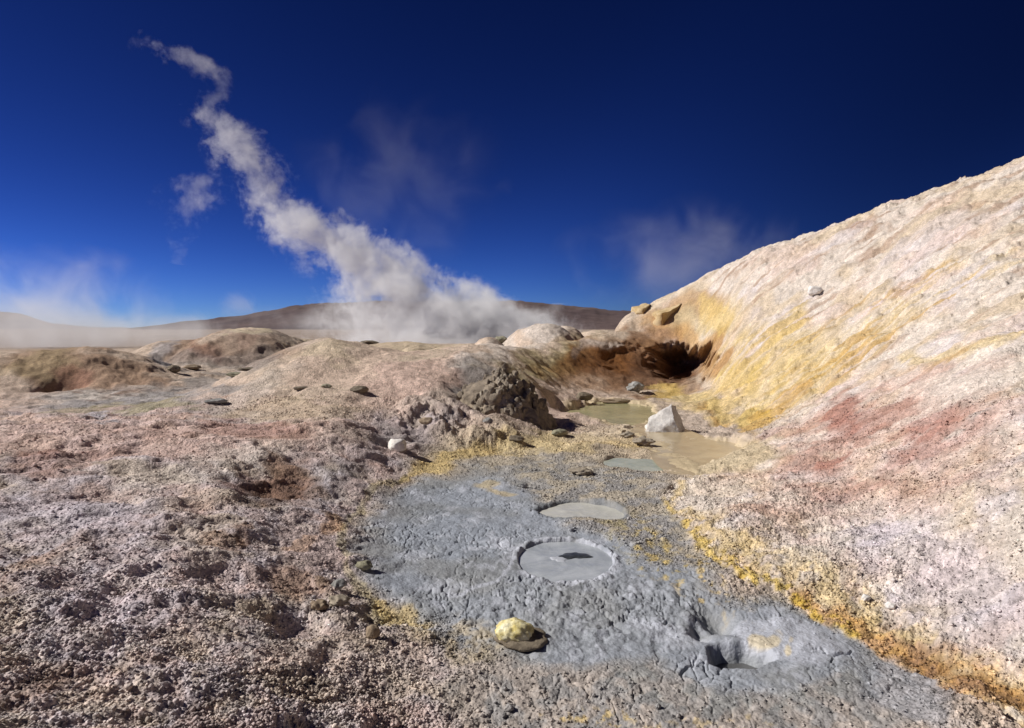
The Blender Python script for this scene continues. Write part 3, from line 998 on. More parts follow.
def pool_mesh(key, name, mat, label, over=1.12, wave=.003):
    px, py, rx, ry, sk = POOLS[key]
    k, s = POOL_K[key]
    nseg, nring = 96, 22
    vs, fs = [(0, 0, 0)], []
    for i in range(1, nring + 1):
        t = i / nring * over
        for j in range(nseg):
            a = 2 * math.pi * j / nseg
            rho = t * (1 + k * (float(edge_r(a, s)) - 1))
            vs.append((rho * rx * math.cos(a), rho * ry * math.sin(a), 0))
    vs = np.array(vs)
    vs[:, 2] = wave * fbm(vs[:, 0] * 6, vs[:, 1] * 6, 501, 3)
    for i in range(nring - 1):
        for j in range(nseg):
            j2 = (j + 1) % nseg
            fs.append((1 + i * nseg + j, 1 + (i + 1) * nseg + j, 1 + (i + 1) * nseg + j2, 1 + i * nseg + j2))
    for j in range(0, nseg, 2):
        fs.append((0, 1 + j, 1 + j + 1, 1 + (j + 2) % nseg))
    me = mesh_np(name, vs, fs, mat)
    return link(name, me, label, 'mud pool', loc=(px, py, -sk))


main_pool = pool_mesh('main', 'mud_pool', mud_material('grey_liquid_mud', (152, 156, 160), (178, 181, 184), .22, 2.2),
                      'round grey mud pool with a beaded rim and a dark bubbling spot')
pool_mesh('second', 'mud_pool', mud_material('milky_liquid_mud', (182, 180, 170), (200, 197, 187), .2, 2.0),
          'pale milky oval pool with a dark left edge, just behind the beaded pool')
pool_mesh('third', 'mud_pool', mud_material('turquoise_mud', (158, 164, 150), (184, 186, 170), .2, 2.0),
          'small greenish grey pool at the near edge of the tan puddle')
pool_mesh('tan', 'puddle', mud_material('tan_mud_water', (168, 150, 118), (188, 170, 136), .2, 1.2),
          'shallow tan muddy puddle between white boulder and right slope', over=1.2)
pool_mesh('green', 'mud_pool', mud_material('green_mud_water', (156, 150, 112), (178, 170, 128), .15, .9),
          'murky olive green pool behind the white boulder, before the dark cave', over=1.15)
pool_mesh('vent', 'mud_pool', mud_material('dark_mud', (78, 78, 78), (104, 104, 104), .3, 3.0),
          'dark little pool at the bottom of the crumbling mud pit', over=1.3)


def blister(name, parent, u, v, ru, rv, h, mat, seed, z0=.002):
    """a low bubble of mud on the pool"""
    x, y, z = ptz(u, v, -POOLS['main'][4])
    rx = ru / F_PX * y
    ry = (ptz(u, v - rv)[1] - ptz(u, v + rv)[1]) / 2
    n, k = 40, 8
    vs, fs = [(0, 0, h)], []
    for i in range(1, k + 1):
        t = i / k
        for j in range(n):
            a = 2 * math.pi * j / n
            e = 1 + .16 * math.sin(2 * a + seed) + .12 * math.sin(3 * a + 2 * seed) + .1 * math.sin(7 * a + seed * 3)
            vs.append((t * e * rx * math.cos(a), t * e * ry * math.sin(a), h * (1 - t ** 3) - .004 * (i == k)))
    for i in range(k - 1):
        for j in range(n):
            j2 = (j + 1) % n
            fs.append((1 + i * n + j, 1 + (i + 1) * n + j, 1 + (i + 1) * n + j2, 1 + i * n + j2))
    for j in range(0, n, 2):
        fs.append((0, 1 + j, 2 + j, 1 + (j + 2) % n))
    px, py = POOLS['main'][:2]
    return link(name, mesh_np(name, np.array(vs), fs, mat), parent=parent, loc=(x - px, y - py, z0))


dk = mud_material('bubble_shade_mud', (44, 46, 48), (74, 76, 80), .35, 9.0)  # dark tones paint in the shading and reflection on the bubble
b_ = blister('bubble', main_pool, 575, 556, 15, 3.6, .016, dk, 1.3)
b_['label'] = 'dark bubbling spot'
lt = mud_material('light_mud_film', (168, 170, 176), (182, 184, 190), .5, 6.0)
b_ = blister('foam', main_pool, 559, 559, 8, 2.6, .006, lt, 2.9)
b_['label'] = 'light foam patch'
# ------------------------------------------------------------------ stones
def ico(sub):
    import bmesh
    bm = bmesh.new()
    bmesh.ops.create_icosphere(bm, subdivisions=sub, radius=1.0)
    v = np.array([p.co[:] for p in bm.verts])
    f = np.array([[q.index for q in p.verts] for p in bm.faces])
    bm.free()
    return v, f


ICO = {k: ico(k) for k in (1, 2, 3, 4, 5)}


def noise3(p, s, oct=4):
    t, a = 0, 1.0
    for k in range(oct):
        t = t + a * (perlin(p[:, 0] + .7 * p[:, 2], p[:, 1] - .4 * p[:, 2], s + k * 7) + perlin(p[:, 1] + 5.2, p[:, 2] + .6 * p[:, 0], s + 3 + k * 7)) * .6
        p = p * 2.1 + 1.7
        a *= .5
    return t


def rock_shape(seed, sx, sy, sz, sub=4, cuts=12, cut=.72, rough=.12, lumpy=.0, planes=None, edge=.0):
    g = np.random.default_rng(seed)
    v, f = ICO[sub]
    v = v.copy()
    pl = [(g.normal(size=3), cut + .2 * g.random()) for _ in range(cuts)] if planes is None else planes
    for n, d in pl:
        n = np.array(n, float)
        n /= np.linalg.norm(n)
        e = v @ n - d
        v -= np.maximum(e, 0)[:, None] * n
    if lumpy:
        c = g.normal(size=(26, 3))
        c /= np.linalg.norm(c, axis=1)[:, None]
        u_ = v / np.linalg.norm(v, axis=1)[:, None]
        dd = np.linalg.norm(u_[:, None] - c[None], axis=2).min(1)
        v *= (1 + lumpy * (1 - np.clip(dd / .42, 0, 1) ** 2) - lumpy * .4)[:, None]
    v *= (1 + rough * noise3(v * 1.9 + seed, 600 + seed % 50, 5))[:, None]
    v -= v.mean(0)
    lo, hi = v.min(0), v.max(0)
    v = (v - (lo + hi) / 2) / (hi - lo) * np.array([sx, sy, sz])
    v[:, 2] += sz / 2
    return v, f


RM = {
    'white': rock_material('white_stone', (206, 198, 190), (236, 232, 226), 2.5),
    'boulder': rock_material('boulder_stone', (190, 184, 178), (224, 220, 214), 2.6, patch=((140, 120, 102), 0, .75, -.34)),
    'grey': rock_material('grey_stone', (110, 108, 104), (172, 170, 166), 5),
    'dark': rock_material('dark_stone', (92, 82, 70), (140, 128, 110), 6),
    'brown': rock_material('brown_stone', (124, 106, 88), (162, 146, 124), 3),
    'ochre': rock_material('ochre_crust_stone', (172, 146, 104), (196, 176, 140), 1.6),
    'yellow': rock_material('sulphur_crust_stone', (206, 188, 118), (236, 230, 198), 9),
    'rubble': rock_material('rubble_stone', (126, 116, 102), (172, 160, 142), 4),
    'heap': rock_material('heap_rubble', (112, 101, 88), (156, 142, 124), 2.2),
    'olive': rock_material('olive_stone', (116, 113, 94), (162, 156, 134), 6),
    'cream': rock_material('cream_mud', (214, 202, 182), (232, 222, 206), 8),
}


def stone(name, u, v, wpx, hpx, mat, label, cat='stone', depth=.8, seed=1, sub=4, sink=.16, rot=0.0, group=None, pos=None, tilt=(0, 0), **kw):
    p = pos if pos is not None else hit(u, v)
    wd = wpx / F_PX * p.y
    hd = hpx / F_PX * p.y
    vv, ff = rock_shape(seed, wd, wd * depth, hd * (1 + sink), sub=sub, **kw)
    vv[:, 2] -= hd * sink
    o = link(name, mesh_np(name, vv, ff, RM[mat]), label, cat, group)
    o.location = (p.x, p.y + wd * depth * .35, p.z)
    o.rotation_euler = (tilt[0], tilt[1], rot)
    return o


PYR = [((-.5, -.85, .55), .56), ((-.75, -.1, .7), .62), ((.92, -.42, .3), .40), ((-.35, .8, .6), .5), ((.6, .8, .3), .5), ((-1, .1, .35), .62), ((0, -1, .12), .62), ((0, 0, -1), .5), ((.3, -.2, 1), .97)]
stone('boulder', 669, 433, 50, 28, 'boulder', 'large white angular boulder standing beside the tan puddle', 'boulder', .8, 3, 5, planes=PYR, rough=.15)
# the yellow rock: dark stone with a sulphur crust as its part
yr = stone('rock', 521, 652, 56, 11, 'dark', 'yellow crusted rock lying alone on the grey mud flat', 'rock', .85, 14, 4, rough=.16, sink=.25)
p = hit(513, 647)
wd = 38 / F_PX * p.y
vv, ff = rock_shape(21, wd * 1.12, wd * .95, wd * .72, sub=5, rough=.15, cuts=5, cut=.8, lumpy=.10)
cr_ = link('sulphur_crust', mesh_np('sulphur_crust', vv, ff, RM['yellow']), parent=yr)
cr_.location = (p.x - yr.location.x, p.y + wd * .2 - yr.location.y, -.02)
cr_.rotation_euler = (.0, .15, .3)
cr_['label'] = 'yellow sulphur crust'
LEDGE = [((.78, -.6, -.12), .28), ((-.35, -.3, .9), .60), ((-.9, -.2, .2), .8)]
STONES = [
    ('rock', 637, 393, 21, 11, 'grey', 'lumpy grey rock lying in front of the dark cave', 'rock', dict(lumpy=.25, rough=.2)),
    ('stone', 396, 452, 20, 12, 'white', 'white stone casting a long shadow at the upper left of the mud flat', 'stone', {}),
    ('stone', 560, 438, 18, 7.5, 'olive', 'flat pale stone in front of the rubble heap, on yellowish crust', 'stone', {}),
    ('rock', 817, 296, 15, 9, 'white', 'lone whitish rock on the upper pale hillside', 'rock', dict(lumpy=.1)),
    ('boulder', 672, 320, 38, 17, 'ochre', 'larger rounded ochre boulder on the slope above the cave', 'boulder', dict(rough=.20, depth=1.3, sink=.9, planes=LEDGE)),
    ('boulder', 645, 313, 24, 9, 'ochre', 'smaller ochre boulder on the skyline slope above the cave', 'boulder', dict(rough=.20, depth=1.3, sink=.9, planes=LEDGE)),
    ('rock', 358, 394, 19, 7, 'dark', 'dark low rock on the tan central slope', 'rock', dict(rough=.2)),
    ('rock', 645, 446, 24, 9, 'rubble', 'crusted rock at the edge of the tan puddle, left of the white boulder', 'rock', dict(lumpy=.3, rough=.25)),
    ('stone', 628, 438, 16, 6, 'rubble', 'small crusty stone between the flat pale stone and the white boulder', 'stone', dict(lumpy=.2, rough=.2)),
    ('rock', 585, 403, 18, 8, 'dark', 'dark rock at the left end of the olive pool', 'rock', dict(rough=.2)),
    ('slab', 615, 404.5, 32, 5.5, 'brown', 'long low brown slab on the far rim of the olive pool', 'slab', dict(rough=.2, depth=.4)),
    ('stone', 363, 572, 19, 9, 'olive', 'greenish stone at the left edge of the grey mud flat', 'stone', dict(rough=.2)),
    ('stone', 372, 640, 15, 13, 'brown', 'pointed brown stone on rubble left of the yellow crusted rock', 'stone', dict(rough=.15)),
    ('clod', 338, 608, 24, 11, 'rubble', 'pinkish brown clod on the edge of the near dark hollow', 'clod', dict(lumpy=.3, rough=.25)),
    ('clod', 318, 611, 20, 9, 'brown', 'brown clod just left of the pinkish clod by the near hollow', 'clod', dict(lumpy=.3, rough=.25)),
    ('stone', 338, 590, 16, 10, 'grey', 'pale grey stone right above the near dark hollow', 'stone', dict(lumpy=.15)),
    ('stone', 517, 442, 17, 6, 'dark', 'dark stone at the foot of the rubble heap, near its right end', 'stone', dict(rough=.2)),
    ('slab', 427, 425, 18, 7, 'brown', 'tilted brown slab left of the rubble heap', 'slab', dict(rough=.15, depth=.6)),
    ('clod', 326, 389, 11, 4.5, 'olive', 'olive clod on the central slope beside the dark low rock', 'clod', dict(lumpy=.2)),
    ('slab', 301, 391, 18, 3.5, 'dark', 'thin dark slab on the central slope, left of the olive clod', 'slab', dict(depth=.5)),
    ('slab', 214, 404, 22, 5, 'grey', 'light grey slab at the foot of the pale central slope', 'slab', dict(depth=.6, rough=.1)),
    ('rock', 501, 341, 15, 7, 'olive', 'dark green rock on the rise left of the whitish dome', 'rock', dict(rough=.15)),
    ('slab', 368, 336.5, 20, 4, 'dark', 'dark flat rock on the far ridge below the steam', 'rock', dict(rough=.2)),
    ('slab', 247, 371, 24, 3.5, 'dark', 'upper dark slab in the hollow left of the central slope', 'slab', dict(rough=.15)),
    ('slab', 234, 377, 20, 4.5, 'olive', 'lower greenish slab in the hollow left of the central slope', 'slab', dict(rough=.15)),
    ('rock', 172, 373, 14, 7, 'dark', 'blocky dark rock in the hollow right of the left mound', 'rock', dict(rough=.15)),
    ('rock', 190, 370, 18, 5, 'brown', 'low brown rock between two dark rocks in the hollow', 'rock', dict(rough=.2)),
    ('stone', 867, 602, 10, 7, 'white', 'small white stone low on the right slope above the ochre band', 'stone', {}),
    ('stone', 892, 610, 11, 7, 'white', 'white stone to the right of another on the lower right slope', 'stone', {}),
    ('rock', 522, 488, 12, 5, 'grey', 'small grey rock between yellow patch and the milky pool', 'rock', dict(rough=.2)),
    ('rock', 581, 476, 26, 7, 'rubble', 'rough crusty rock on the bank behind the milky pool', 'rock', dict(lumpy=.25, rough=.25)),
    ('stone', 487, 424, 10, 6, 'grey', 'small grey stone in front of the rubble heap', 'stone', {}),
]
for i, (nm, u, v, wpx, hpx, mt, lab, cat, kw) in enumerate(STONES):
    stone(nm, u, v, wpx, hpx, mt, lab, cat, seed=31 + i * 7, rot=random.Random(i).uniform(-.5, .5), **kw)

# the rubble heap and the chunks on it
def heap():
    u, v, wpx, hpx = 503, 419, 124, 37
    p = Vector(pt(u, v, 14.6))
    p.z = terrain([p.x], [p.y + .5])[0] - .45
    wd, hd = wpx / F_PX * p.y, hpx / F_PX * p.y + .55
    v_, f_ = ico(6)
    q = v_.copy()
    for n_, d_ in (((.75, -.2, .65), .42), ((-.6, -.3, .75), .60), ((.1, -.9, .5), .72), ((.5, .3, .8), .72)):
        n_ = np.array(n_) / np.linalg.norm(n_)
        q -= np.maximum(q @ n_ - d_, 0)[:, None] * n_ * .85
    q *= (1 + .22 * noise3(q * 1.6, 811, 4) + .10 * np.abs(noise3(q * 5.5, 821, 4)))[:, None]
    gg = np.random.default_rng(9)
    for cnt, r0, amp in ((90, .26, .12), (420, .12, .075), (1500, .065, .045)):
        c = gg.normal(size=(cnt, 3))
        c /= np.linalg.norm(c, axis=1)[:, None]
        hgt = gg.random(cnt)
        best = np.zeros(len(q))
        for k in range(cnt):
            d2 = ((v_ - c[k]) ** 2).sum(1)
            best = np.maximum(best, np.sqrt(np.clip(1 - d2 / r0 ** 2, 0, 1)) * (.35 + .65 * hgt[k]))
        q += v_ * (best * amp)[:, None]
    lo, hi = q.min(0), q.max(0)
    q = (q - (lo + hi) / 2) / (hi - lo) * np.array([wd, wd * .8, hd * 1.7])
    q[:, 2] += hd * .15
    o = link('rubble_heap', mesh_np('rubble_heap', q, f_, RM['heap']), 'dark jagged rubble heap with its right side in shadow', 'rubble heap')
    o.location = (p.x, p.y + .9, p.z + .1)
    return o, q, f_


heap_o, hq, hf = heap()
hn = np.cross(hq[hf[:, 1]] - hq[hf[:, 0]], hq[hf[:, 2]] - hq[hf[:, 0]])
hn /= np.linalg.norm(hn, axis=1)[:, None] + 1e-9
hc = hq[hf].mean(1)
rk = random.Random(4)
cand = np.flatnonzero((hn[:, 1] < .1) & (hn[:, 2] > .1) & (hc[:, 2] > .35))
for i in range(96):
    k = int(cand[rk.randrange(len(cand))])
    p = Vector(hc[k]) + heap_o.location
    sz = rk.choice((4, 5, 6, 7, 8, 10))
    p.y -= .02
    stone('chunk', 0, 0, sz, sz * .8, rk.choice(('heap', 'heap', 'heap', 'rubble')), 'rough chunk of rubble lying on the dark jagged heap', 'chunk', seed=300 + i, sub=3, sink=.45,
          rot=rk.uniform(0, 6), lumpy=.0, rough=.24, cuts=14, cut=.55, group='chunks on the rubble heap', pos=p)

# gravel: too many small stones to count
g = np.random.default_rng(77)
uu_, vv_, ff_ = project(X, Y, Z)
ok = (ff_ > 0) & (uu_ > -60) & (uu_ < 1090) & (vv_ > 395) & (vv_ < 800) & (M['r'] < 17) & (M['r'] > 2)
for key in POOLS:
    ok &= pool_rho(key, X, Y) > 1.25
wgt = ok * (1 - .985 * M['mud']) * (1 - .88 * M['lowmud']) * (1 - .75 * M['bank'] * sst(620, 520, vv_)) * (.35 + .65 * sst(-.2, .5, fbm(X * .9, Y * .9, 701, 3)))
wgt = wgt / wgt.sum()
pick = g.choice(len(X), 60000, p=wgt)
base_v, base_f = ICO[1]
shapes = []
for k in range(12):
    q = base_v * (1 + .28 * g.normal(size=(len(base_v), 1)).clip(-1, 1)) * np.array([1, .85, .7])
    shapes.append(q)
GV, GF, GC = [], [], []
r_ = np.hypot(X[pick], Y[pick])
size = np.clip(g.lognormal(0, .45, len(pick)) * .0055 + .0009 * r_ * g.random(len(pick)) ** 2, .003, .035)
ang = g.random(len(pick)) * 6.283
for k in range(12):
    s_ = pick[k::12]
    sz, an = size[k::12], ang[k::12]
    q = shapes[k]
    px = (q[None, :, 0] * np.cos(an)[:, None] - q[None, :, 1] * np.sin(an)[:, None]) * sz[:, None] + X[s_][:, None]
    py = (q[None, :, 0] * np.sin(an)[:, None] + q[None, :, 1] * np.cos(an)[:, None]) * sz[:, None] + Y[s_][:, None]
    pz = q[None, :, 2] * sz[:, None] + (Z[s_] + .35 * sz)[:, None]
    off = (np.arange(len(s_)) * len(q) + sum(len(a) for a in GV))[:, None, None]
    GF.append((base_f[None] + off).reshape(-1, 3))
    GV.append(np.stack([px, py, pz], -1).reshape(-1, 3))
    c = COLR[s_] * (.95 + .3 * g.random((len(s_), 1))) + .03
    GC.append(np.repeat(c, len(q), 0))
me = mesh_np('gravel', np.concatenate(GV), np.concatenate(GF), GM, smooth=False,
             attrs={'mineral': ('FLOAT_COLOR', np.clip(np.concatenate(GC), 0, .85)), 'wet': ('FLOAT', np.zeros(sum(len(a) for a in GV)))})
link('gravel', me, 'loose gravel strewn over the crusted ground and slopes', 'gravel', kind='stuff')
# ------------------------------------------------------------------ steam
def steam_nodes(name, dens, step):
    m, nt, out = new_mat(name)
    m.cycles.volume_step_rate = step
    pv = node(nt, 'ShaderNodeVolumePrincipled')
    pv.inputs['Color'].default_value = (.995, .995, .998, 1)
    pv.inputs['Anisotropy'].default_value = .0
    nt.links.new(pv.outputs[0], out.inputs['Volume'])
    return m, nt, pv


def math_n(nt, op, a, b=None, c=None, clamp=False):
    n = nt.nodes.new('ShaderNodeMath')
    n.operation = op
    n.use_clamp = clamp
    for i, x in enumerate((a, b, c)):
        if x is None:
            continue
        if isinstance(x, (int, float)):
            n.inputs[i].default_value = x
        else:
            nt.links.new(x, n.inputs[i])
    return n.outputs[0]


def curve_n(nt, val, pts):
    n = nt.nodes.new('ShaderNodeFloatCurve')
    cv = n.mapping.curves[0]
    pts = sorted(pts)
    cv.points[0].location = pts[0]
    cv.points[1].location = pts[-1]
    for p_ in pts[1:-1]:
        cv.points.new(*p_)
    n.mapping.update()
    nt.links.new(val, n.inputs['Value'])
    return n.outputs[0]


def plume(name, label, Yd, path, K, seed, nscale, warp, step, lean=0.0):
    """path: (u, v, radius px, density) from the bottom to the top"""
    P = [pt(u, v, Yd) + (1.45 * r_ / F_PX * Yd, d) for u, v, r_, d in path]
    x0, y0, z0 = P[0][:3]
    H = P[-1][2] - z0
    xs = [p_[0] - x0 for p_ in P]
    xmin, xmax = min(xs) - 1, max(xs) + 1
    rmax = max(p_[3] for p_ in P) * 1.05
    ts = [(p_[2] - z0) / H for p_ in P]
    m, nt, pv = steam_nodes(name + '_vapour', K, step)
    L = nt.links.new
    tc = node(nt, 'ShaderNodeTexCoord')
    nz = node(nt, 'ShaderNodeTexNoise', Scale=1 / warp[0], Detail=2.0, Roughness=.5)
    mp = node(nt, 'ShaderNodeVectorMath', operation='ADD')
    L(tc.outputs['Object'], mp.inputs[0]); mp.inputs[1].default_value = (seed * 13.7, seed * 5.1, 0)
    L(mp.outputs[0], nz.inputs['Vector'])
    sb = node(nt, 'ShaderNodeVectorMath', operation='SUBTRACT')
    L(nz.outputs['Color'], sb.inputs[0]); sb.inputs[1].default_value = (.5, .5, .5)
    sc2 = node(nt, 'ShaderNodeVectorMath', operation='SCALE', Scale=warp[1])
    L(sb.outputs[0], sc2.inputs[0])
    ad = node(nt, 'ShaderNodeVectorMath', operation='ADD')
    L(tc.outputs['Object'], ad.inputs[0]); L(sc2.outputs[0], ad.inputs[1])
    sx = node(nt, 'ShaderNodeSeparateXYZ')
    L(ad.outputs[0], sx.inputs[0])
    t = math_n(nt, 'DIVIDE', sx.outputs[2], H, clamp=True)
    cx = math_n(nt, 'MULTIPLY_ADD', curve_n(nt, t, [(a, (b - xmin) / (xmax - xmin)) for a, b in zip(ts, xs)]), xmax - xmin, xmin)
    rd = math_n(nt, 'MULTIPLY', curve_n(nt, t, [(a, p_[3] / rmax) for a, p_ in zip(ts, P)]), rmax)
    dn = curve_n(nt, t, [(a, p_[4]) for a, p_ in zip(ts, P)])
    dx = math_n(nt, 'SUBTRACT', sx.outputs[0], cx)
    dy = math_n(nt, 'SUBTRACT', sx.outputs[1], math_n(nt, 'MULTIPLY', t, lean))
    d = math_n(nt, 'DIVIDE', math_n(nt, 'SQRT', math_n(nt, 'ADD', math_n(nt, 'MULTIPLY', dx, dx), math_n(nt, 'MULTIPLY', dy, dy))), rd)
    n2 = node(nt, 'ShaderNodeTexNoise', Scale=1 / nscale, Detail=7.0, Roughness=.68)
    L(mp.outputs[0], n2.inputs['Vector'])
    e = math_n(nt, 'ADD', math_n(nt, 'MULTIPLY', math_n(nt, 'SUBTRACT', 1.0, d), .8), math_n(nt, 'MULTIPLY', math_n(nt, 'SUBTRACT', n2.outputs['Fac'], .5), 4.2))
    n3 = node(nt, 'ShaderNodeTexNoise', Scale=3.2 / nscale, Detail=5.0, Roughness=.7)
    L(ad.outputs[0], n3.inputs['Vector'])
    e = math_n(nt, 'ADD', e, math_n(nt, 'MULTIPLY', math_n(nt, 'SUBTRACT', n3.outputs['Fac'], .5), 2.6))
    e = math_n(nt, 'SUBTRACT', e, math_n(nt, 'MULTIPLY', math_n(nt, 'SUBTRACT', 1.0, dn), .42))
    mr = node(nt, 'ShaderNodeMapRange', interpolation_type='SMOOTHSTEP')
    mr.inputs['From Min'].default_value, mr.inputs['From Max'].default_value = .12, .72
    L(e, mr.inputs['Value'])
    lim = node(nt, 'ShaderNodeMapRange', interpolation_type='SMOOTHSTEP')
    lim.inputs['From Min'].default_value, lim.inputs['From Max'].default_value = 1.45, .9
    lim.inputs['To Min'].default_value, lim.inputs['To Max'].default_value = 0, 1
    L(d, lim.inputs['Value'])
    den = math_n(nt, 'MULTIPLY', math_n(nt, 'MULTIPLY', mr.outputs[0], lim.outputs[0]), math_n(nt, 'MULTIPLY', dn, K))
    L(den, pv.inputs['Density'])
    # hull
    n, seg = 44, 14
    vs, fs = [], []
    for i in range(n):
        tt = -.03 + 1.06 * i / (n - 1)
        cx_ = np.interp(tt, ts, xs)
        rr = np.interp(tt, ts, [p_[3] for p_ in P]) * 1.35 + warp[1] * .22
        if i in (0, n - 1):
            rr *= .6
        for j in range(seg):
            a = 2 * math.pi * j / seg
            vs.append((cx_ + rr * math.cos(a), lean * tt + rr * math.sin(a), H * tt))
    for i in range(n - 1):
        for j in range(seg):
            j2 = (j + 1) % seg
            fs.append((i * seg + j, i * seg + j2, (i + 1) * seg + j2, (i + 1) * seg + j))
    c0, c1 = len(vs), len(vs) + 1
    vs += [(np.interp(-.03, ts, xs), -.03 * lean, -.03 * H), (np.interp(1.03, ts, xs), 1.03 * lean, 1.03 * H)]
    tri = []
    for j in range(seg):
        j2 = (j + 1) % seg
        tri.append((c0, j2, j))
        tri.append((c1, (n - 1) * seg + j, (n - 1) * seg + j2))
    me = bpy.data.meshes.new(name)
    me.from_pydata(vs, [], fs + tri)
    me.materials.append(m)
    return link(name, me, label, 'steam', loc=(x0, y0, z0))


def bank(name, label, u0, v0, Yd, ru, rv, ry, K, seed, nscale, step, contrast=1.6, flat=True, kind=None):
    x, y, z = pt(u0, v0, Yd)
    rx, rz = ru / F_PX * Yd, rv / F_PX * Yd
    m, nt, pv = steam_nodes(name + '_vapour', K, step)
    L = nt.links.new
    tc = node(nt, 'ShaderNodeTexCoord')
    dv = node(nt, 'ShaderNodeVectorMath', operation='DIVIDE')
    L(tc.outputs['Object'], dv.inputs[0]); dv.inputs[1].default_value = (rx, ry, rz)
    ln = node(nt, 'ShaderNodeVectorMath', operation='LENGTH')
    L(dv.outputs[0], ln.inputs[0])
    mp = node(nt, 'ShaderNodeVectorMath', operation='ADD')
    L(tc.outputs['Object'], mp.inputs[0]); mp.inputs[1].default_value = (seed * 17.3, seed * 3.1, seed)
    n2 = node(nt, 'ShaderNodeTexNoise', Scale=1 / nscale, Detail=5.0, Roughness=.58, Distortion=.6)
    L(mp.outputs[0], n2.inputs['Vector'])
    core = math_n(nt, 'SUBTRACT', 1.0, ln.outputs['Value'], clamp=True)
    e = math_n(nt, 'ADD', math_n(nt, 'MULTIPLY', core, .7), math_n(nt, 'MULTIPLY', math_n(nt, 'SUBTRACT', n2.outputs['Fac'], .5), contrast))
    mr = node(nt, 'ShaderNodeMapRange', interpolation_type='SMOOTHSTEP')
    mr.inputs['From Min'].default_value, mr.inputs['From Max'].default_value = .1, .8
    L(e, mr.inputs['Value'])
    cs = math_n(nt, 'MULTIPLY', core, 2.5, clamp=True)
    L(math_n(nt, 'MULTIPLY', math_n(nt, 'MULTIPLY', mr.outputs[0], cs), K), pv.inputs['Density'])
    v, f = ICO[3]
    me = mesh_np(name, v * np.array([rx, ry, rz]), f, m)
    return link(name, me, label, 'steam', loc=(x, y, z), kind=kind)


plume('steam_plume', 'tall white steam plume leaning up to the left across the blue sky', 130,
      [(450, 338, 82, 1), (444, 318, 72, 1), (424, 300, 56, 1), (398, 280, 48, 1), (362, 258, 44, .95), (325, 236, 36, .95), (290, 214, 30, .9), (262, 194, 22, .8),
       (246, 170, 25, .62), (238, 150, 24, .58), (224, 130, 24, .56), (204, 110, 23, .54), (188, 96, 18, .5), (204, 82, 14, .32), (206, 66, 13, .3), (182, 48, 14, .4), (154, 36, 16, .42), (128, 28, 12, .12)],
      .21, 3, 6.5, (13, 10.0), .08, lean=8)
plume('steam_puff', 'short rounded white steam puff right of the leaning plume', 134, [(492, 338, 46, 1), (488, 318, 40, 1), (478, 302, 30, 1), (470, 290, 22, .8), (468, 280, 10, .5)], .16, 8, 6, (12, 5.0), .2)
plume('steam_puff', 'small white steam puff beside the whitish dome', 140, [(565, 336, 26, .6), (562, 322, 22, .6), (556, 310, 16, .5), (560, 304, 8, .3)], .12, 12, 6, (12, 5.0), .3)
plume('steam_puff', 'detached steam wisp left of the leaning plume in mid sky', 128, [(188, 262, 6, .2), (190, 236, 10, .4), (192, 215, 16, .4), (198, 198, 28, .5), (206, 184, 24, .45), (214, 174, 10, .2)], .12, 17, 7, (14, 7.0), .25)
bank('steam_bank', 'low white steam at the foot of the leaning plume', 410, 324, 150, 190, 32, 14, .12, 5, 9, .3)
bank('steam_bank', 'soft steam drifting over the plain at the left edge', 30, 320, 85, 175, 84, 14, .095, 9, 7, .25, contrast=2.3)
bank('steam_bank', 'thin low steam veil over the plain right of the left edge', 130, 334, 95, 230, 28, 10, .09, 10, 7, .25, contrast=2.0)
bank('steam_wisp', 'faint steam wisp rising behind the crest of the hillside', 690, 262, 120, 150, 70, 16, .014, 14, 8, .3, contrast=2.2)
bank('steam_wisp', 'faint puff of steam at the foot of the mountain, left of the plume', 238, 312, 150, 26, 26, 5, .06, 15, 6, .3, contrast=2.0)
bank('steam_wisp', 'very faint wisp high in the blue sky right of the plume', 400, 190, 130, 130, 110, 12, .0055, 16, 9, .3, contrast=2.4)
scene.cycles.volume_bounces = 5
scene.cycles.volume_max_steps = 256

# ------------------------------------------------------------------ distant mountains
def mountain(name, prof, Yd, depth, cols, label, seed):
    us = np.linspace(prof[0][0], prof[-1][0], 420)
    vs = np.interp(us, [p[0] for p in prof], [p[1] for p in prof])
    vs = np.convolve(np.pad(vs, 6, 'edge'), np.ones(13) / 13, 'valid') + fbm(us * .03, us * 0, seed, 4) * .8
    nk = 60
    top = np.array([pt(u, v, Yd) for u, v in zip(us, vs)])
    t = np.linspace(0, 1, nk)
    Xm = np.repeat(top[:, 0:1], nk, 1)
    Ym = Yd - depth + 2 * depth * t[None] + np.zeros_like(Xm)
    Xm = Xm * (Ym / Yd)
    sh = np.clip(np.sin(t * math.pi), 0, 1) ** 1.1
    rr = ridged(Xm / (Yd * .05), Ym / (Yd * .05), seed + 5, 5)
    base_z = -3.0
    Zm = base_z + (top[:, 2:3] - base_z) * sh[None] * (1 + .12 * (rr - .2) * (1 - np.exp(-((t - .5) / .08) ** 2))[None])
    n = len(us)
    ix = np.arange(n * nk).reshape(n, nk)
    F = np.stack([ix[:-1, :-1], ix[1:, :-1], ix[1:, 1:], ix[:-1, 1:]], -1).reshape(-1, 4)
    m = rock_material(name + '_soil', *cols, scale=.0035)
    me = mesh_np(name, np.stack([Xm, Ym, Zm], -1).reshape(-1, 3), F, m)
    link(name, me, label, 'mountain', kind='structure')


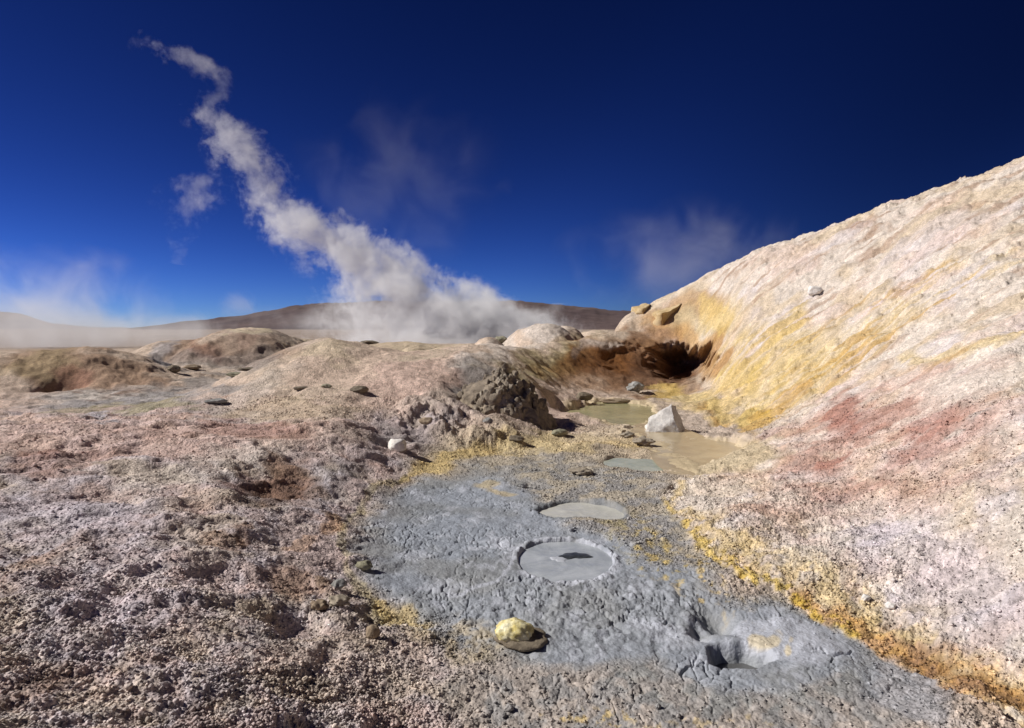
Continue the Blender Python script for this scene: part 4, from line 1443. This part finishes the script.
mountain('mountain', [(110, 330), (160, 325), (240, 316), (300, 306), (340, 304), (380, 302), (440, 303), (520, 302), (560, 306), (610, 311), (700, 313), (800, 320), (900, 330)], 3200, 900,
         ((78, 64, 64), (104, 88, 84)), 'long dark brown mountain ridge behind the white steam', 401)
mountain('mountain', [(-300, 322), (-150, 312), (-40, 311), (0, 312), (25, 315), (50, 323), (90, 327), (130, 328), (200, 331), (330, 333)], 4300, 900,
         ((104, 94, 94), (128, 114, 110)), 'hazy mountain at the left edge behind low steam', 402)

# ------------------------------------------------------------------ light
sun_d = bpy.data.lights.new('sun', 'SUN')
sun_d.energy = 4.6
sun_d.angle = R(.5)
sun_d.color = (1.0, .965, .915)
sun = bpy.data.objects.new('sun', sun_d)
COL.objects.link(sun)
sv = Vector((SUN_DIR[0] * math.cos(SUN_EL), SUN_DIR[1] * math.cos(SUN_EL), math.sin(SUN_EL)))
sun.rotation_euler = sv.to_track_quat('Z', 'Y').to_euler()

w = bpy.data.worlds.new('World')
scene.world = w
w.use_nodes = True
nt = w.node_tree
nt.nodes.clear()
L = nt.links.new
out = node(nt, 'ShaderNodeOutputWorld')
bg = node(nt, 'ShaderNodeBackground', Strength=.10)
sky = node(nt, 'ShaderNodeTexSky', sky_type='NISHITA')
sky.sun_disc = False
sky.sun_elevation = SUN_EL
sky.sun_rotation = math.atan2(SUN_DIR[0], SUN_DIR[1])
sky.altitude = 4900
sky.air_density = 1.0
sky.dust_density = .3
sky.ozone_density = 3.0
# the deep blue of a thin high-altitude sky through a polarising filter: darkest 90 degrees from the sun
gm = node(nt, 'ShaderNodeGamma', Gamma=2.0)
L(sky.outputs[0], gm.inputs['Color'])
tc = node(nt, 'ShaderNodeTexCoord')
dt = node(nt, 'ShaderNodeVectorMath', operation='DOT_PRODUCT')
L(tc.outputs['Generated'], dt.inputs[0])
dt.inputs[1].default_value = sv
pol = node(nt, 'ShaderNodeMapRange', interpolation_type='SMOOTHSTEP')
pol.inputs['From Min'].default_value, pol.inputs['From Max'].default_value = -.36, .06
pol.inputs['To Min'].default_value, pol.inputs['To Max'].default_value = .034, .105
L(dt.outputs['Value'], pol.inputs['Value'])
tn = node(nt, 'ShaderNodeVectorMath', operation='MULTIPLY')
L(gm.outputs[0], tn.inputs[0])
tn.inputs[1].default_value = (.46, .51, .81)
sc_ = node(nt, 'ShaderNodeVectorMath', operation='SCALE')
L(tn.outputs[0], sc_.inputs[0]); L(pol.outputs[0], sc_.inputs['Scale'])
L(sc_.outputs[0], bg.inputs['Color'])
L(bg.outputs[0], out.inputs['Surface'])

vs_ = scene.view_settings
vs_.view_transform = 'Standard'
vs_.look = 'None'
vs_.exposure = 0.3
vs_.gamma = 1
